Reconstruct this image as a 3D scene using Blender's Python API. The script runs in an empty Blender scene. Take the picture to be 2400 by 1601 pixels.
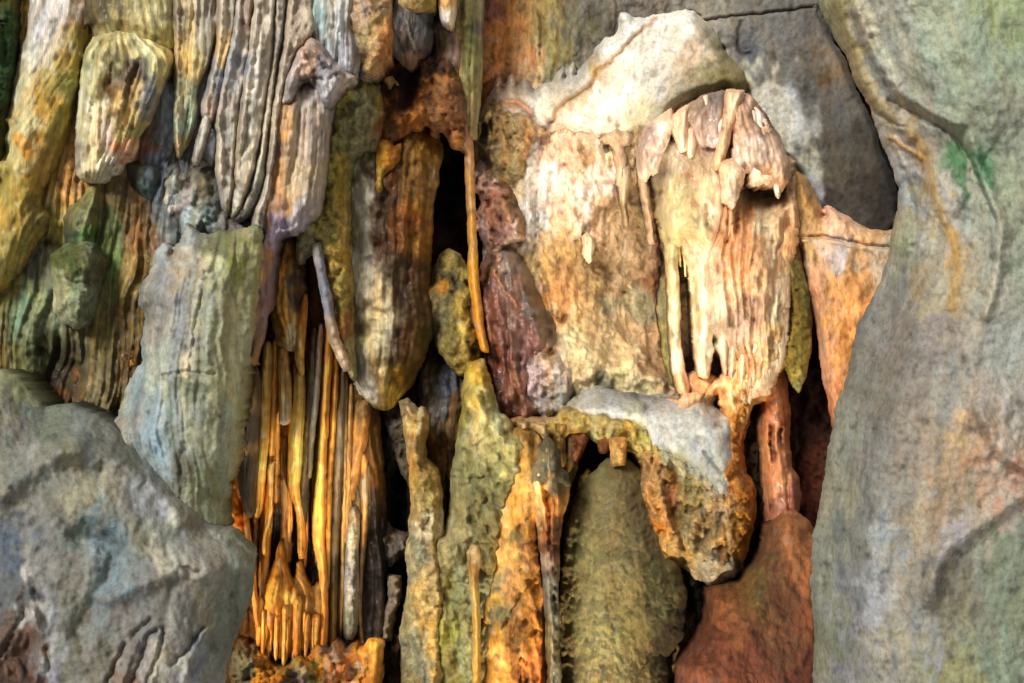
import bpy, math, random
import numpy as np
from mathutils import Vector
C = bpy.context.scene.collection
# ------------------------------------------------------------------ camera, world, lamps, exposure
DIST = 9.0                      # metres from the camera to the reference plane y = 0
PXM = 400.0                     # photo pixels per metre on that plane
def P(px, py, y=0.0):
    s = (DIST + y) / DIST
    return Vector(((px - 1200.0) / PXM * s, y, (800.5 - py) / PXM * s))
cam = bpy.data.objects.new('camera', bpy.data.cameras.new('camera'))
C.objects.link(cam); cam.location = (0, -DIST, 0); cam.rotation_euler = (math.pi / 2, 0, 0)
cam.data.sensor_width = 36.0; cam.data.lens = 36.0 * DIST / (2400 / PXM); cam.data.clip_end = 200
bpy.context.scene.camera = cam
W = bpy.data.worlds.new('World'); bpy.context.scene.world = W; W.use_nodes = True
bg = W.node_tree.nodes['Background']
bg.inputs[0].default_value = (1.0, 0.97, 0.87, 1); bg.inputs[1].default_value = 0.4   # even ambient fill, added so light reaches every surface
def look(o, tgt):
    o.rotation_euler = (Vector(tgt) - o.location).to_track_quat('-Z', 'Y').to_euler()
sd_ = bpy.data.lights.new('front_fill_sun', 'SUN'); sd_.energy = 3.7; sd_.angle = math.radians(16); sd_.color = (1.0, 0.97, 0.90)  # soft fill from the camera side, added to light the front rocks
sun = bpy.data.objects.new('front_fill_sun', sd_); C.objects.link(sun); sun.location = (-4, -7, 5); look(sun, (0.3, 1.2, 0.2))
def spot(name, loc, tgt, watt, deg, color, blend=0.05, rad=0.03):
    l = bpy.data.lights.new(name, 'SPOT'); l.energy = watt; l.spot_size = math.radians(deg); l.spot_blend = blend
    l.color = color; l.shadow_soft_size = rad
    o = bpy.data.objects.new(name, l); C.objects.link(o); o.location = loc; look(o, tgt); return o
# cave floodlights: one low on the left in front of the alcove, one behind the grey wall at the foot of the curtains, one low on the right; the foot and pipes spots are added fill
spot('alcove_floodlight', (-0.85, -2.5, -2.75), P(1500, 575, 1.1), 480, 25.5, (1.0, 0.92, 0.78), 0.05, 0.03)
spot('right_alcove_floodlight', (1.25, -2.2, -2.3), P(1400, 560, 1.1), 380, 24, (1.0, 0.9, 0.74), 0.2, 0.03)
spot('foot_fill_spot', P(1440, 2700, -0.7), P(1540, 1100, 1.0), 620, 46, (1.0, 0.82, 0.58), 0.4, 0.06)  # added fill from below the frame, warms the lower centre and the wedge
for pz_, tz_, w_ in ((930, 1000, 14), (1230, 1220, 18), (1520, 1430, 16)):     # three lamps up the slot behind the grey column
    spot('curtain_floodlight', P(445, pz_, 0.12), P(760, tz_, 0.95), w_ * 1.7, 120, (1.0, 0.76, 0.42), 0.4, 0.05)
spot('pipes_fill_spot', (-0.3, -2.1, -2.6), P(745, 1120, 0.9), 520, 15, (1.0, 0.84, 0.54), 0.5, 0.05)  # added front fill, brightens the yellow pipes
vs = bpy.context.scene.view_settings
vs.view_transform = 'Standard'; vs.look = 'None'; vs.gamma = 1.0; vs.exposure = 0.38
# ------------------------------------------------------------------ noise
_rs = np.random.RandomState(7)
_perm = np.concatenate([_rs.permutation(256)] * 3).astype(np.int64)
_ang = _rs.rand(256) * 2 * np.pi
_gx, _gy = np.cos(_ang), np.sin(_ang)
def pn(x, y, seed=0):
    x = x + seed * 17.31; y = y + seed * 9.77
    xi = np.floor(x).astype(np.int64); yi = np.floor(y).astype(np.int64)
    xf = x - xi; yf = y - yi; xi &= 255; yi &= 255
    u = xf * xf * xf * (xf * (xf * 6 - 15) + 10); v = yf * yf * yf * (yf * (yf * 6 - 15) + 10)
    def g(ix, iy, dx, dy):
        h = _perm[_perm[ix & 255] + (iy & 255)]
        return _gx[h] * dx + _gy[h] * dy
    a = g(xi, yi, xf, yf); b = g(xi + 1, yi, xf - 1, yf); c = g(xi, yi + 1, xf, yf - 1); d = g(xi + 1, yi + 1, xf - 1, yf - 1)
    return 1.5 * ((a * (1 - u) + b * u) * (1 - v) + (c * (1 - u) + d * u) * v)
def fbm(x, y, sx, sy, octv=4, seed=0, gain=0.5):
    t = 0; a = 1.0; n = 0; u = x / sx; v = y / sy; k = min(1.0, sx / sy) ** 0.5
    for o in range(octv):
        if o and min(sx, sy) / 2 ** o < 7.5: break          # nothing finer than the mesh can carry
        an = (0.5 + o * 1.1) * (k if k < 0.75 else 1.0) * (0.25 if k < 0.75 else 1.0)
        ca, sa = math.cos(an), math.sin(an)
        t = t + a * pn((u * ca + v * sa) * 2.03 ** o, (v * ca - u * sa) * 2.03 ** o, seed + o * 3); n += a; a *= gain
    return t / n * 1.25
def ridged(x, y, sx, sy, octv=3, seed=0):
    t = 0; a = 1.0; n = 0
    for o in range(octv):
        if o and sx / 2 ** o < 7: break
        t = t + a * (1 - 2 * np.abs(pn(x / sx * 2 ** o, y / sy * 2 ** o, seed + o * 5))); n += a; a *= 0.5
    return t / n
def lin(hexs):
    v = np.array([int(hexs[i:i + 2], 16) / 255 for i in (0, 2, 4)])
    return np.where(v <= 0.04045, v / 12.92, ((v + 0.055) / 1.055) ** 2.4)
def chaikin(p, it=1):
    for _ in range(it):
        q = np.roll(p, -1, 0); p = np.stack([p * 0.75 + q * 0.25, p * 0.25 + q * 0.75], 1).reshape(-1, 2)
    return p
def resample(p, seg, closed=True):
    out = []; n = len(p)
    for i in range(n if closed else n - 1):
        a = p[i]; b = p[(i + 1) % n]; k = max(1, int(math.ceil(np.linalg.norm(b - a) / seg)))
        for j in range(k): out.append(a + (b - a) * j / k)
    if not closed: out.append(p[-1])
    return np.array(out)
def seg_dist(X, Y, p, closed=True):
    best = np.full(X.shape, 1e18); nx = X.copy(); ny = Y.copy(); n = len(p)
    for i in range(n if closed else n - 1):
        ax, ay = p[i]; bx, by = p[(i + 1) % n]; dx, dy = bx - ax, by - ay; L = dx * dx + dy * dy + 1e-9
        t = np.clip(((X - ax) * dx + (Y - ay) * dy) / L, 0, 1); qx = ax + t * dx; qy = ay + t * dy
        d = (X - qx) ** 2 + (Y - qy) ** 2; m = d < best
        best = np.where(m, d, best); nx = np.where(m, qx, nx); ny = np.where(m, qy, ny)
    return np.sqrt(best), nx, ny
def inside(X, Y, p):
    r = np.zeros(X.shape, bool); n = len(p)
    for i in range(n):
        ax, ay = p[i]; bx, by = p[(i + 1) % n]
        if ay == by: continue
        r ^= ((ay > Y) != (by > Y)) & (X < (bx - ax) * (Y - ay) / (by - ay) + ax)
    return r
def blur(h, k):
    for _ in range(k):
        q = np.pad(h, 1, mode='edge'); h = (q[:-2, 1:-1] + q[2:, 1:-1] + q[1:-1, :-2] + q[1:-1, 2:] + 2 * h) / 6
    return h
# ------------------------------------------------------------------ materials
def rock(name, bump, scale, rough, stretch, coat=0.0, speck=0.25):
    m = bpy.data.materials.new(name); m.use_nodes = True; nt = m.node_tree; N = nt.nodes; L = nt.links
    b = N['Principled BSDF']; b.inputs['Roughness'].default_value = rough; b.inputs['Specular IOR Level'].default_value = 0.3
    if coat: b.inputs['Coat Weight'].default_value = coat; b.inputs['Coat Roughness'].default_value = 0.22
    at = N.new('ShaderNodeAttribute'); at.attribute_name = 'mineral_and_light'
    tc = N.new('ShaderNodeTexCoord'); mp = N.new('ShaderNodeMapping'); mp.inputs['Scale'].default_value = (1, 1, stretch)
    L.new(tc.outputs['Object'], mp.inputs[0])
    def noise(s, d, r=0.6):
        n = N.new('ShaderNodeTexNoise'); n.inputs['Scale'].default_value = s; n.inputs['Detail'].default_value = d
        n.inputs['Roughness'].default_value = r; L.new(mp.outputs[0], n.inputs[0]); return n
    n1 = noise(scale, 8, 0.65); n2 = noise(scale * 4.2, 5, 0.7); n3 = noise(scale * 0.35, 4)
    def ramp(src, lo, hi, p0=0.3, p1=0.7):
        r = N.new('ShaderNodeValToRGB'); r.color_ramp.elements[0].position = p0; r.color_ramp.elements[1].position = p1
        r.color_ramp.elements[0].color = lo; r.color_ramp.elements[1].color = hi; L.new(src, r.inputs[0]); return r
    def mul(a, c, f):
        x = N.new('ShaderNodeMix'); x.data_type = 'RGBA'; x.blend_type = 'MULTIPLY'; x.inputs[0].default_value = f
        L.new(a, x.inputs[6]); L.new(c, x.inputs[7]); return x.outputs[2]
    speck *= 1.1
    r1 = ramp(n1.outputs[0], (1 - 1.5 * speck, 1 - 1.6 * speck, 1 - 1.75 * speck, 1), (1 + speck, 1 + speck * 0.95, 1 + speck * 0.85, 1))
    r3 = ramp(n3.outputs[0], (1.12, 1.0, 0.86, 1), (0.9, 0.99, 1.1, 1))
    r2 = ramp(n2.outputs[0], (0.62, 0.6, 0.58, 1), (1.12, 1.12, 1.12, 1), 0.33, 0.55)
    c = mul(at.outputs['Color'], r1.outputs[0], 1.0); c = mul(c, r3.outputs[0], 0.35); c = mul(c, r2.outputs[0], 0.8)
    L.new(c, b.inputs['Base Color'])
    n4 = noise(scale * 13, 3, 0.6)
    ad = N.new('ShaderNodeMath'); ad.operation = 'MULTIPLY_ADD'; ad.inputs[1].default_value = 0.14; L.new(n4.outputs[0], ad.inputs[0]); L.new(n1.outputs[0], ad.inputs[2])
    a2 = N.new('ShaderNodeMath'); a2.operation = 'MULTIPLY_ADD'; a2.inputs[1].default_value = 0.6; L.new(n2.outputs[0], a2.inputs[0]); L.new(ad.outputs[0], a2.inputs[2])
    bp = N.new('ShaderNodeBump'); bp.inputs['Strength'].default_value = 0.9; bp.inputs['Distance'].default_value = bump
    L.new(a2.outputs[0], bp.inputs['Height']); L.new(bp.outputs[0], b.inputs['Normal'])
    return m
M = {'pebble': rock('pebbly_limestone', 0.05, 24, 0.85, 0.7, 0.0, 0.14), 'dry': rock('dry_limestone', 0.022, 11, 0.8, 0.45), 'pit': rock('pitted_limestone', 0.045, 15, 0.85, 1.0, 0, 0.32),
     'flow': rock('fluted_flowstone', 0.018, 16, 0.6, 0.06, 0.1, 0.26), 'wet': rock('wet_calcite', 0.014, 12, 0.42, 0.3, 0.3, 0.14),
     'soft': rock('smooth_grey_limestone', 0.012, 9, 0.8, 0.8, 0.0, 0.12)}
# ------------------------------------------------------------------ the builder of every formation
_seed = [0]
def put(o, label=None, cat=None, group=None, kind=None, parent=None):
    if parent: o.parent = parent; o.location = o.location - parent.location
    if label: o['label'] = label
    if cat and not parent: o['category'] = cat
    if group: o['group'] = group
    if kind: o['kind'] = kind
    return o
def thing(name, label, cat, px, py, y, group=None):
    o = bpy.data.objects.new(name, None); C.objects.link(o); o.location = P(px, py, y); o.empty_display_size = 0.1
    return put(o, label, cat, group)
QUEUE = []
BX0, BY0, BS = -400, -400, 4.0
DEPTH = np.full((600, 830), 9.0)
def outline(poly, sm, mat, grow, jag, sd):
    if sm is None: sm = 1 if mat == 'flow' else 0
    p = resample(chaikin(np.array(poly, float), sm), 6.0)
    pr, nx_ = np.roll(p, 1, 0), np.roll(p, -1, 0); tg = nx_ - pr; tg = tg / (np.linalg.norm(tg, axis=1, keepdims=True) + 1e-9)
    area = np.sum(p[:, 0] * nx_[:, 1] - nx_[:, 0] * p[:, 1]); nrm = np.stack([tg[:, 1], -tg[:, 0]], 1) * (1 if area > 0 else -1)
    p = p + nrm * grow
    def wob(k):      # uneven wobble: lattices of unrelated size and turn, so no even scallops
        t = 0
        for sc, am, an in ((97, 1.5, 0.5), (41, 1.0, 1.3), (19, 0.75, 2.2), (9.5, 0.5, 0.9)):
            u, v = p[:, 0] / sc, p[:, 1] / sc; t = t + am * pn(u * math.cos(an) + v * math.sin(an), v * math.cos(an) - u * math.sin(an), k)
        return t
    return p + np.stack([wob(sd), wob(sd + 40)], 1) * jag * 1.25
def F(name, label, cat, poly, y, T, cols, **k):
    poly = [(x, v - 170 if v <= -50 else v + 150 if v >= 1640 else v) for x, v in poly]      # carry on past the frame
    _seed[0] += 1
    QUEUE.append(dict(k, a=(name, label, cat, y, T, cols), sd=_seed[0], key=y - T * 0.8, p=outline(poly, k.get('sm'), k.get('mat', 'dry'), k.get('grow', 5.0), k.get('jag', 2.5), _seed[0])))
def build_all():
    # far pieces first: each later piece is let into the surface already standing behind it, and runs on beneath the pieces in front of it
    QUEUE.sort(key=lambda q: -q['key'])
    for i, q in enumerate(QUEUE):
        lo, hi = q['p'].min(0) - 40, q['p'].max(0) + 40
        fr = [r['p'] for r in QUEUE[i + 1:] if (r['p'].max(0) > lo).all() and (r['p'].min(0) < hi).all()]
        a = q['a']; k = {x: v for x, v in q.items() if x not in ('a', 'sd', 'key', 'p')}
        make(a[0], a[1], a[2], q['p'], a[3], a[4], a[5], sd=q['sd'], fronts=fr, **k)
def make(name, label, cat, p, y, T, cols, R=None, fl=None, ro=0.008, tilt=(0, 0), jag=2.5, step=3.2, lines=(), bumps=(), group=None,
      kind=None, parent=None, mat='dry', shear=0.0, warp=22.0, back=None, sm=None, var=1.0, smooth=2, gain=1.0, grow=5.0, lump=None, sat=None, guide=None, ls=1.0, sd=0, fronts=(), under=36.0, let_in=1.0):
    UN = under if (p.max(0) - p.min(0)).min() > 34 else 0
    x0, y0 = p.min(0) - step - UN; x1, y1 = p.max(0) + step + UN
    gx = np.arange(x0, x1 + step, step); gy = np.arange(y0, y1 + step, step)
    X, Y = np.meshgrid(gx, gy)
    d, nx, ny = seg_dist(X, Y, p); ins = inside(X, Y, p)
    keep = ins | (d < step * 0.72)
    ext = np.zeros(ins.shape, bool)
    if UN:
        cand = (~ins) & (d < UN); ci = np.nonzero(cand)
        if len(ci[0]):
            cx_, cy_ = X[ci], Y[ci]; hit = np.zeros(len(cx_), bool)
            for fp in fronts:
                m = (~hit) & (cx_ > fp[:, 0].min()) & (cx_ < fp[:, 0].max()) & (cy_ > fp[:, 1].min()) & (cy_ < fp[:, 1].max())
                if not m.any(): continue
                mi = np.nonzero(m)[0]; inn = inside(cx_[mi], cy_[mi], fp) & inside(nx[ci][mi], ny[ci][mi], fp); mi = mi[inn]
                if len(mi) == 0: continue
                dd_, _, _ = seg_dist(cx_[mi], cy_[mi], fp); hit[mi[dd_ > 5.5]] = True
            ext[ci] = hit
    keep = keep | ext; core = ins | ext
    cell = keep[:-1, :-1] & keep[1:, :-1] & keep[:-1, 1:] & keep[1:, 1:] & (core[:-1, :-1] | core[1:, :-1] | core[:-1, 1:] | core[1:, 1:])
    snap = (~ins) & (~ext) & (d < step * 0.72); X = np.where(snap, nx, X); Y = np.where(snap, ny, Y)
    if ext.any():
        lim = (min(R, 320) if R else 260) + 20
        dt = np.where(core, 1e4, 0.0)
        for _ in range(int(lim / step) + 2):
            q_ = np.pad(dt, 1, mode='edge'); s1 = step; s2 = step * 1.414
            m_ = np.minimum.reduce([q_[:-2, 1:-1] + s1, q_[2:, 1:-1] + s1, q_[1:-1, :-2] + s1, q_[1:-1, 2:] + s1, q_[:-2, :-2] + s2, q_[2:, 2:] + s2, q_[:-2, 2:] + s2, q_[2:, :-2] + s2])
            nd = np.minimum(dt, m_)
            if (nd == dt).all(): break
            dt = nd
        dt = np.where(dt > 9e3, lim, dt); ed = ext.copy()
        for _ in range(7): ed[1:-1, 1:-1] |= ed[:-2, 1:-1] | ed[2:, 1:-1] | ed[1:-1, :-2] | ed[1:-1, 2:]
        ni = np.clip(((ny - y0) / step).round().astype(int), 0, ed.shape[0] - 1); nj = np.clip(((nx - x0) / step).round().astype(int), 0, ed.shape[1] - 1)
        near = blur(ed[ni, nj].astype(float), 14); d = np.where(ext, dt, np.minimum(d, dt + 1.5 * step) * (1 - near) + np.maximum(dt, d) * near)
        d = np.where(core, d, 0); d = np.where(core, np.where(d > 3 * step, blur(d, 6), blur(d, 1)), 0); d[keep & ~core] = 0
    else: d = np.where(ins, d, 0)
    ins = core
    R0 = d.max(); R = max(6.0, R0 * 0.8 if R is None else min(R, R0))
    q = np.clip(d / R, 0, 1); prof = 0.3 * np.sqrt(np.clip(1 - (1 - q) ** 2, 0, 1)) + 0.7 * np.sin(q * np.pi / 2)
    prof = np.where(ins, blur(prof, smooth), 0); h = T * prof
    fade = np.clip(d / min(14.0, R * 0.6), 0, 1); fade = fade * (2 - fade)
    if guide:
        gp = np.array(guide, float); gxx = np.interp(Y, gp[:, 1], gp[:, 0]); xs = X - (gxx - gp[0, 0]) * np.exp(-np.clip(np.abs(X - gxx) - 60, 0, None) / 420) + fbm(X, Y, 160, 220, 2, sd + 60) * 30
    elif mat in ('flow', 'wet') and not shear:      # flutes and streaks run down along the outline of the piece
        rr = ins.any(1); xl = np.where(ins, X, 1e9).min(1); xr = np.where(ins, X, -1e9).max(1); ii = np.arange(len(rr))
        xl = np.interp(ii, ii[rr], xl[rr]); xr = np.interp(ii, ii[rr], xr[rr]); kk = 15; pd = lambda v: np.convolve(np.pad(v, kk, mode='edge'), np.ones(2 * kk + 1) / (2 * kk + 1), 'valid')
        xl, xr = pd(xl), pd(xr); mw = (xr - xl).mean(); wd = np.clip(xr - xl, mw * 0.45, None); xs = (X - (xl[:, None] + xr[:, None]) / 2) / wd[:, None] * mw + fbm(X, Y, 160, 220, 2, sd + 60) * 12
    else: xs = X + shear * (Y - y0) + fbm(X, Y, 160, 220, 2, sd + 60) * 26
    if fl:
        amp, wl = fl[:2]; r = ridged(xs, Y, wl, wl * 20, 3, sd + 11)
        h = h + fade * amp * (r * 1.0 + 0.6 * fbm(xs, Y, wl * 2.4, wl * 28, 2, sd + 19))
    else: r = ridged(xs, Y, 22, 160, 2, sd + 11)
    rg = fbm(X, Y, 34, 44, 5, sd + 5, 0.6); h = h + fade * ro * (3.4 if mat in ('pit', 'dry') else 1.1 if mat == 'soft' else 1.5) * rg + fade * min(T, 0.3) * (lump if lump is not None else (0.14 if mat == 'soft' else 0.5) if R0 > 30 else 0.2) * fbm(X, Y, min(130, R0 * 1.6), min(190, R0 * 2.4), 4, sd + 8, 0.55)
    if mat == 'pebble': h = h + fade * (0.03 * np.abs(fbm(X, Y, 22, 26, 2, sd + 75)) + 0.014 * fbm(X, Y, 44, 60, 3, sd + 76))
    if mat == 'pit':
        pm = np.clip(fbm(X, Y, 70, 90, 3, sd + 77) * 1.6 + 0.15, 0, 1); pz = fbm(X + 9 * fbm(X, Y, 30, 30, 2, sd + 2), Y, 24, 15, 4, sd + 71, 0.65); pit = pm * np.clip(-pz - 0.2, 0, 0.4); h = h - fade * pit * 0.09; h = h + fade * 0.016 * np.abs(fbm(X, Y, 26, 26, 3, sd + 75))
    wx = X + warp * fbm(X, Y, 55, 90, 4, sd + 21, 0.6) * 2; wy = Y + warp * fbm(X, Y, 55, 90, 4, sd + 31, 0.6) * 3.2
    wsum = 0; col = 0
    for (cx, cy, hx) in cols:
        dd = (wx - cx) ** 2 + ((wy - cy) * 0.8) ** 2
        w = 1 / (dd + 160.0) ** (1.7 if mat == 'soft' else 2.4); wsum = wsum + w; col = col + w[..., None] * lin(hx)
    col = col / wsum[..., None]
    st = fbm(xs, Y, 9, 260, 3, sd + 41, 0.65); ft = fbm(X, Y, 14, 20, 4, sd + 43, 0.7); hu = fbm(xs, Y, 34, 300, 3, sd + 47); g2 = fbm(X, Y, 60, 70, 3, sd + 53) + (4.2 * fbm(xs, Y, 30, 700, 3, sd + 57, 0.6) if guide else 0)
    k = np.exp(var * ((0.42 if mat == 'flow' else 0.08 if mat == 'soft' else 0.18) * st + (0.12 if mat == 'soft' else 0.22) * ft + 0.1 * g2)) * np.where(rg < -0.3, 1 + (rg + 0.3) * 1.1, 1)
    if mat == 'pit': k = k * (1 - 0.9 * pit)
    col = col * np.clip(k, 0.25, 2)[..., None]
    col = col * (1 + var * hu[..., None] * np.array([0.24, 0.02, -0.3])) * 1.15
    cr = np.clip(fbm(X, Y, 30, 40, 5, sd + 81, 0.65) * 2.2 - 0.55, 0, 1)[..., None] * 0.45 * min(var, 1)
    col = col * (1 - cr) + cr * (col.mean(-1, keepdims=True) * 1.45 * np.array([1.0, 0.97, 0.9]))
    gm = col.mean(-1, keepdims=True); col = (gm + (col - gm) * (sat if sat is not None else 0.75 if mat == 'soft' else 0.95)) * gain
    for ln in lines:
        pts, amp, w = ln[:3]; lp = np.array(pts, float)
        for _ in range(2):
            lp = np.concatenate([lp[:1], np.stack([lp[:-1] * .75 + lp[1:] * .25, lp[:-1] * .25 + lp[1:] * .75], 1).reshape(-1, 2), lp[-1:]])
        lp = resample(lp, 9, False); lp = lp + np.stack([pn(lp[:, 0] / 13, lp[:, 1] / 13, sd), pn(lp[:, 0] / 13, lp[:, 1] / 13, sd + 9)], 1) * min(w, 5)
        ld, _, _ = seg_dist(X, Y, lp, False); e = np.exp(-(ld / w) ** 2); h = h + amp * (ls if w >= 10 else 1) * e * np.clip(d / 6, 0, 1)
        if len(ln) > 3: e2 = (np.exp(-(ld / (w * 1.1)) ** 2) * (ln[4] if len(ln) > 4 else 0.8))[..., None]; col = col * (1 - e2) + lin(ln[3]) * gain * e2
    for b in bumps:
        bx, by, rx, ry, amp = b[:5]; u = (wx * 0.4 + X * 0.6 - bx) / rx; v = (wy * 0.3 + Y * 0.7 - by) / ry
        e = np.exp(-(u * u + v * v) ** 1.5); h = h + amp * e * np.clip(d / 10, 0, 1)
        if len(b) > 5: e2 = (e * 0.6)[..., None]; col = col * (1 - e2) + lin(b[5]) * gain * e2
    col = np.clip(col ** 1.1 * 1.1, 0.004, 0.86)
    cx, cy = (p[:, 0].min() + p[:, 0].max()) / 2, (p[:, 1].min() + p[:, 1].max()) / 2
    yb = y + tilt[0] * (X - cx) / 100 + tilt[1] * (Y - cy) / 100
    yf = yb - h; sf = (DIST + yf) / DIST; sb = (DIST + yb) / DIST
    bt = T * 0.8 if back is None else back
    bi = np.clip(((Y - BY0) / BS).round().astype(int), 0, DEPTH.shape[0] - 1); bj = np.clip(((X - BX0) / BS).round().astype(int), 0, DEPTH.shape[1] - 1)
    dl = DEPTH[bi, bj] - yb; lim_ = 0.06 + 3.0 * min(R, 150) / PXM
    lim_ = min(lim_, 0.45); dl = blur(dl, 4); em = np.where(dl < lim_, np.clip(dl + 0.025, -0.08, 1), np.clip(lim_ - (dl - lim_) * 1.5, 0, 1)); em = blur(em, 6) * let_in
    yb = yb + em * (1 - prof)
    org = P(cx, p[:, 1].max(), y)
    Vf = np.stack([(X - 1200) / PXM * sf, yf, (800.5 - Y) / PXM * sf], -1) - np.array(org)
    Vb = np.stack([(X - 1200) / PXM * sb, yb + bt * prof + 0.006, (800.5 - Y) / PXM * sb], -1) - np.array(org)
    gj = np.arange(DEPTH.shape[1]) * BS + BX0; gi = np.arange(DEPTH.shape[0]) * BS + BY0
    cj = ((gj - x0) / step).round().astype(int); ck = ((gi - y0) / step).round().astype(int)
    oj = np.nonzero((cj >= 0) & (cj < X.shape[1]))[0]; ok = np.nonzero((ck >= 0) & (ck < X.shape[0]))[0]
    if len(oj) and len(ok):
        sub = np.where(core, yf, 99.0)[np.ix_(ck[ok], cj[oj])]; cur = DEPTH[np.ix_(ok, oj)]; DEPTH[np.ix_(ok, oj)] = np.where(sub < 50, sub, cur)
    used = np.zeros(X.shape, bool)
    used[:-1, :-1] |= cell; used[1:, :-1] |= cell; used[:-1, 1:] |= cell; used[1:, 1:] |= cell
    idx = np.full(X.shape, -1, np.int64); n = int(used.sum()); idx[used] = np.arange(n)
    a, b_, c_, d_ = idx[:-1, :-1][cell], idx[:-1, 1:][cell], idx[1:, 1:][cell], idx[1:, :-1][cell]
    front = np.stack([a, d_, c_, b_], 1); backq = np.stack([a, b_, c_, d_], 1) + n
    e = np.concatenate([front[:, [0, 1]], front[:, [1, 2]], front[:, [2, 3]], front[:, [3, 0]]])
    key = e[:, 0] * (n + 1) + e[:, 1]; rkey = e[:, 1] * (n + 1) + e[:, 0]
    be = e[~np.isin(key, rkey)]
    rim = np.stack([be[:, 1], be[:, 0], be[:, 0] + n, be[:, 1] + n], 1)
    V = np.concatenate([Vf[used], Vb[used]]); Q = np.concatenate([front, backq, rim])
    me = bpy.data.meshes.new(name); me.vertices.add(len(V)); me.vertices.foreach_set('co', V.ravel().astype(np.float32))
    me.loops.add(Q.size); me.loops.foreach_set('vertex_index', Q.ravel().astype(np.int32))
    me.polygons.add(len(Q)); me.polygons.foreach_set('loop_start', np.arange(0, Q.size, 4, dtype=np.int32))
    me.polygons.foreach_set('loop_total', np.full(len(Q), 4, np.int32)); me.update(calc_edges=True); me.validate()
    at = me.color_attributes.new('mineral_and_light', 'FLOAT_COLOR', 'POINT')  # rock colours, with some light and shade painted in
    cc = col[used]; rgba = np.concatenate([np.concatenate([cc, cc]), np.ones((2 * n, 1))], 1).astype(np.float32)
    at.data.foreach_set('color', rgba.ravel())
    me.polygons.foreach_set('use_smooth', np.ones(len(me.polygons), bool))
    me.materials.append(M[mat])
    o = bpy.data.objects.new(name, me); C.objects.link(o); o.location = org
    return put(o, label, cat, group, kind, parent)
def rodpoly(pts):
    """pts: (x, y, half width) down the axis of a slender column"""
    return [(x - w, y) for x, y, w in pts] + [(x + w, y) for x, y, w in pts[::-1]]
# ================================================================== the setting
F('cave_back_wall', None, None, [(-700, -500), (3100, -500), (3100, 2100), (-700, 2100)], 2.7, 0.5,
  [(600, 300, '4a3a22'), (1050, 400, '201208'), (900, 1200, '1c160e'), (1060, 600, '4a2608'), (1300, 1100, '241607'), (1900, 1000, '3c1c08'), (1650, 1450, '1c160c'), (2030, 300, '0e0b07'), (200, 700, '4a4632'), (700, 900, '5a3a10')],  # near-black points paint the shade of the deep gaps
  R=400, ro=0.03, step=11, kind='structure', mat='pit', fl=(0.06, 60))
# ================================================================== left foreground
F('fluted_rock', 'brown and green streaked rock face behind the grey trunk and hanging drapes', 'rock face',
  [(-60, -60), (870, -60), (850, 180), (790, 260), (720, 480), (640, 560), (600, 700), (560, 1000), (420, 1150), (200, 1150), (-60, 1150)], 0.55, 0.18,
  [(10, 100, '2c4418'), (20, 250, '2a3a16'), (60, 60, '8a7a3a'), (300, 30, '8a7d4c'), (420, 420, '55565a'), (350, 330, '5a5a5c'), (300, 480, '64502c'), (250, 520, '5a623e'), (160, 470, 'a07c40'), (180, 430, '94703c'),
   (110, 520, '8c7c3a'), (30, 560, 'a09048'), (60, 560, '4c5054'), (330, 560, '70522c'), (60, 620, '54544a'), (40, 700, '7a7a48'), (60, 740, '6c7a5a'), (100, 760, '6e7458'), (20, 860, '6a5c26'), (60, 880, '506040'), (240, 600, '5c6a34'), (240, 720, '6a6a40'),
   (300, 640, '7c6a3c'), (340, 680, '6a5420'), (290, 750, '5c4c26'), (150, 850, '2c2a16'), (120, 900, '2a1f10'), (130, 935, '6c4c24'), (160, 820, '4a4636'), (220, 850, '5c5234'), (250, 930, '746642'), (270, 980, '5a543a'), (330, 890, '5c4828'), (220, 800, '6a6038'), (500, 300, '6a6a6c'), (480, 440, '3c3c38'), (500, 500, '5c6262'), (400, 500, '6a7070'), (430, 460, '4c4c4a')],
  R=60, fl=(0.045, 22), shear=0.12, ro=0.012, mat='flow', var=1.15, back=0.5,
  bumps=[(135, 870, 42, 75, -0.16), (160, 560, 70, 28, -0.05), (480, 390, 22, 80, -0.06), (250, 900, 40, 60, 0.05), (40, 700, 70, 90, 0.05)],
  lines=[([(40, 580), (110, 565), (150, 580)], -0.04, 5), ([(0, 700), (60, 620), (120, 560)], -0.03, 6), ([(300, 560), (280, 720), (250, 860), (250, 980)], 0.035, 12), ([(330, 560), (320, 640), (300, 700)], 0.035, 12), ([(120, 640), (90, 720), (60, 800), (65, 870)], 0.05, 16)])
F('flowstone_slope', 'pale yellow and cream flowstone tongue slanting down the far left edge', 'flowstone',
  [(80, -60), (218, -60), (208, 60), (190, 165), (170, 250), (148, 320), (122, 400), (90, 460), (120, 520), (60, 600), (0, 690), (-60, 740), (-60, 560), (-10, 470), (8, 380), (22, 260), (45, 140), (70, 60)], 0.33, 0.2,
  [(130, 60, 'bcb4b0'), (160, 20, 'c4bcb8'), (100, 120, 'b8b09c'), (205, 30, 'a87a28'), (195, 110, '8c7830'), (60, 200, 'a8a080'), (130, 180, 'a08c44'), (150, 150, 'a08234'), (60, 290, 'b0a67c'), (40, 360, 'aca474'), (100, 250, 'b08a34'), (70, 330, 'b0802a'), (120, 290, '94843c'), (150, 240, '807a38'), (20, 420, '9a8a40'), (60, 410, 'a08030'), (10, 500, 'a08434'), (40, 520, '8c7830'), (20, 600, '9c8c50'), (-20, 650, 'a08a40'), (80, 480, '7c6c3c')],
  fl=(0.018, 26), shear=0.42, mat='flow', var=0.7, jag=2)
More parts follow.
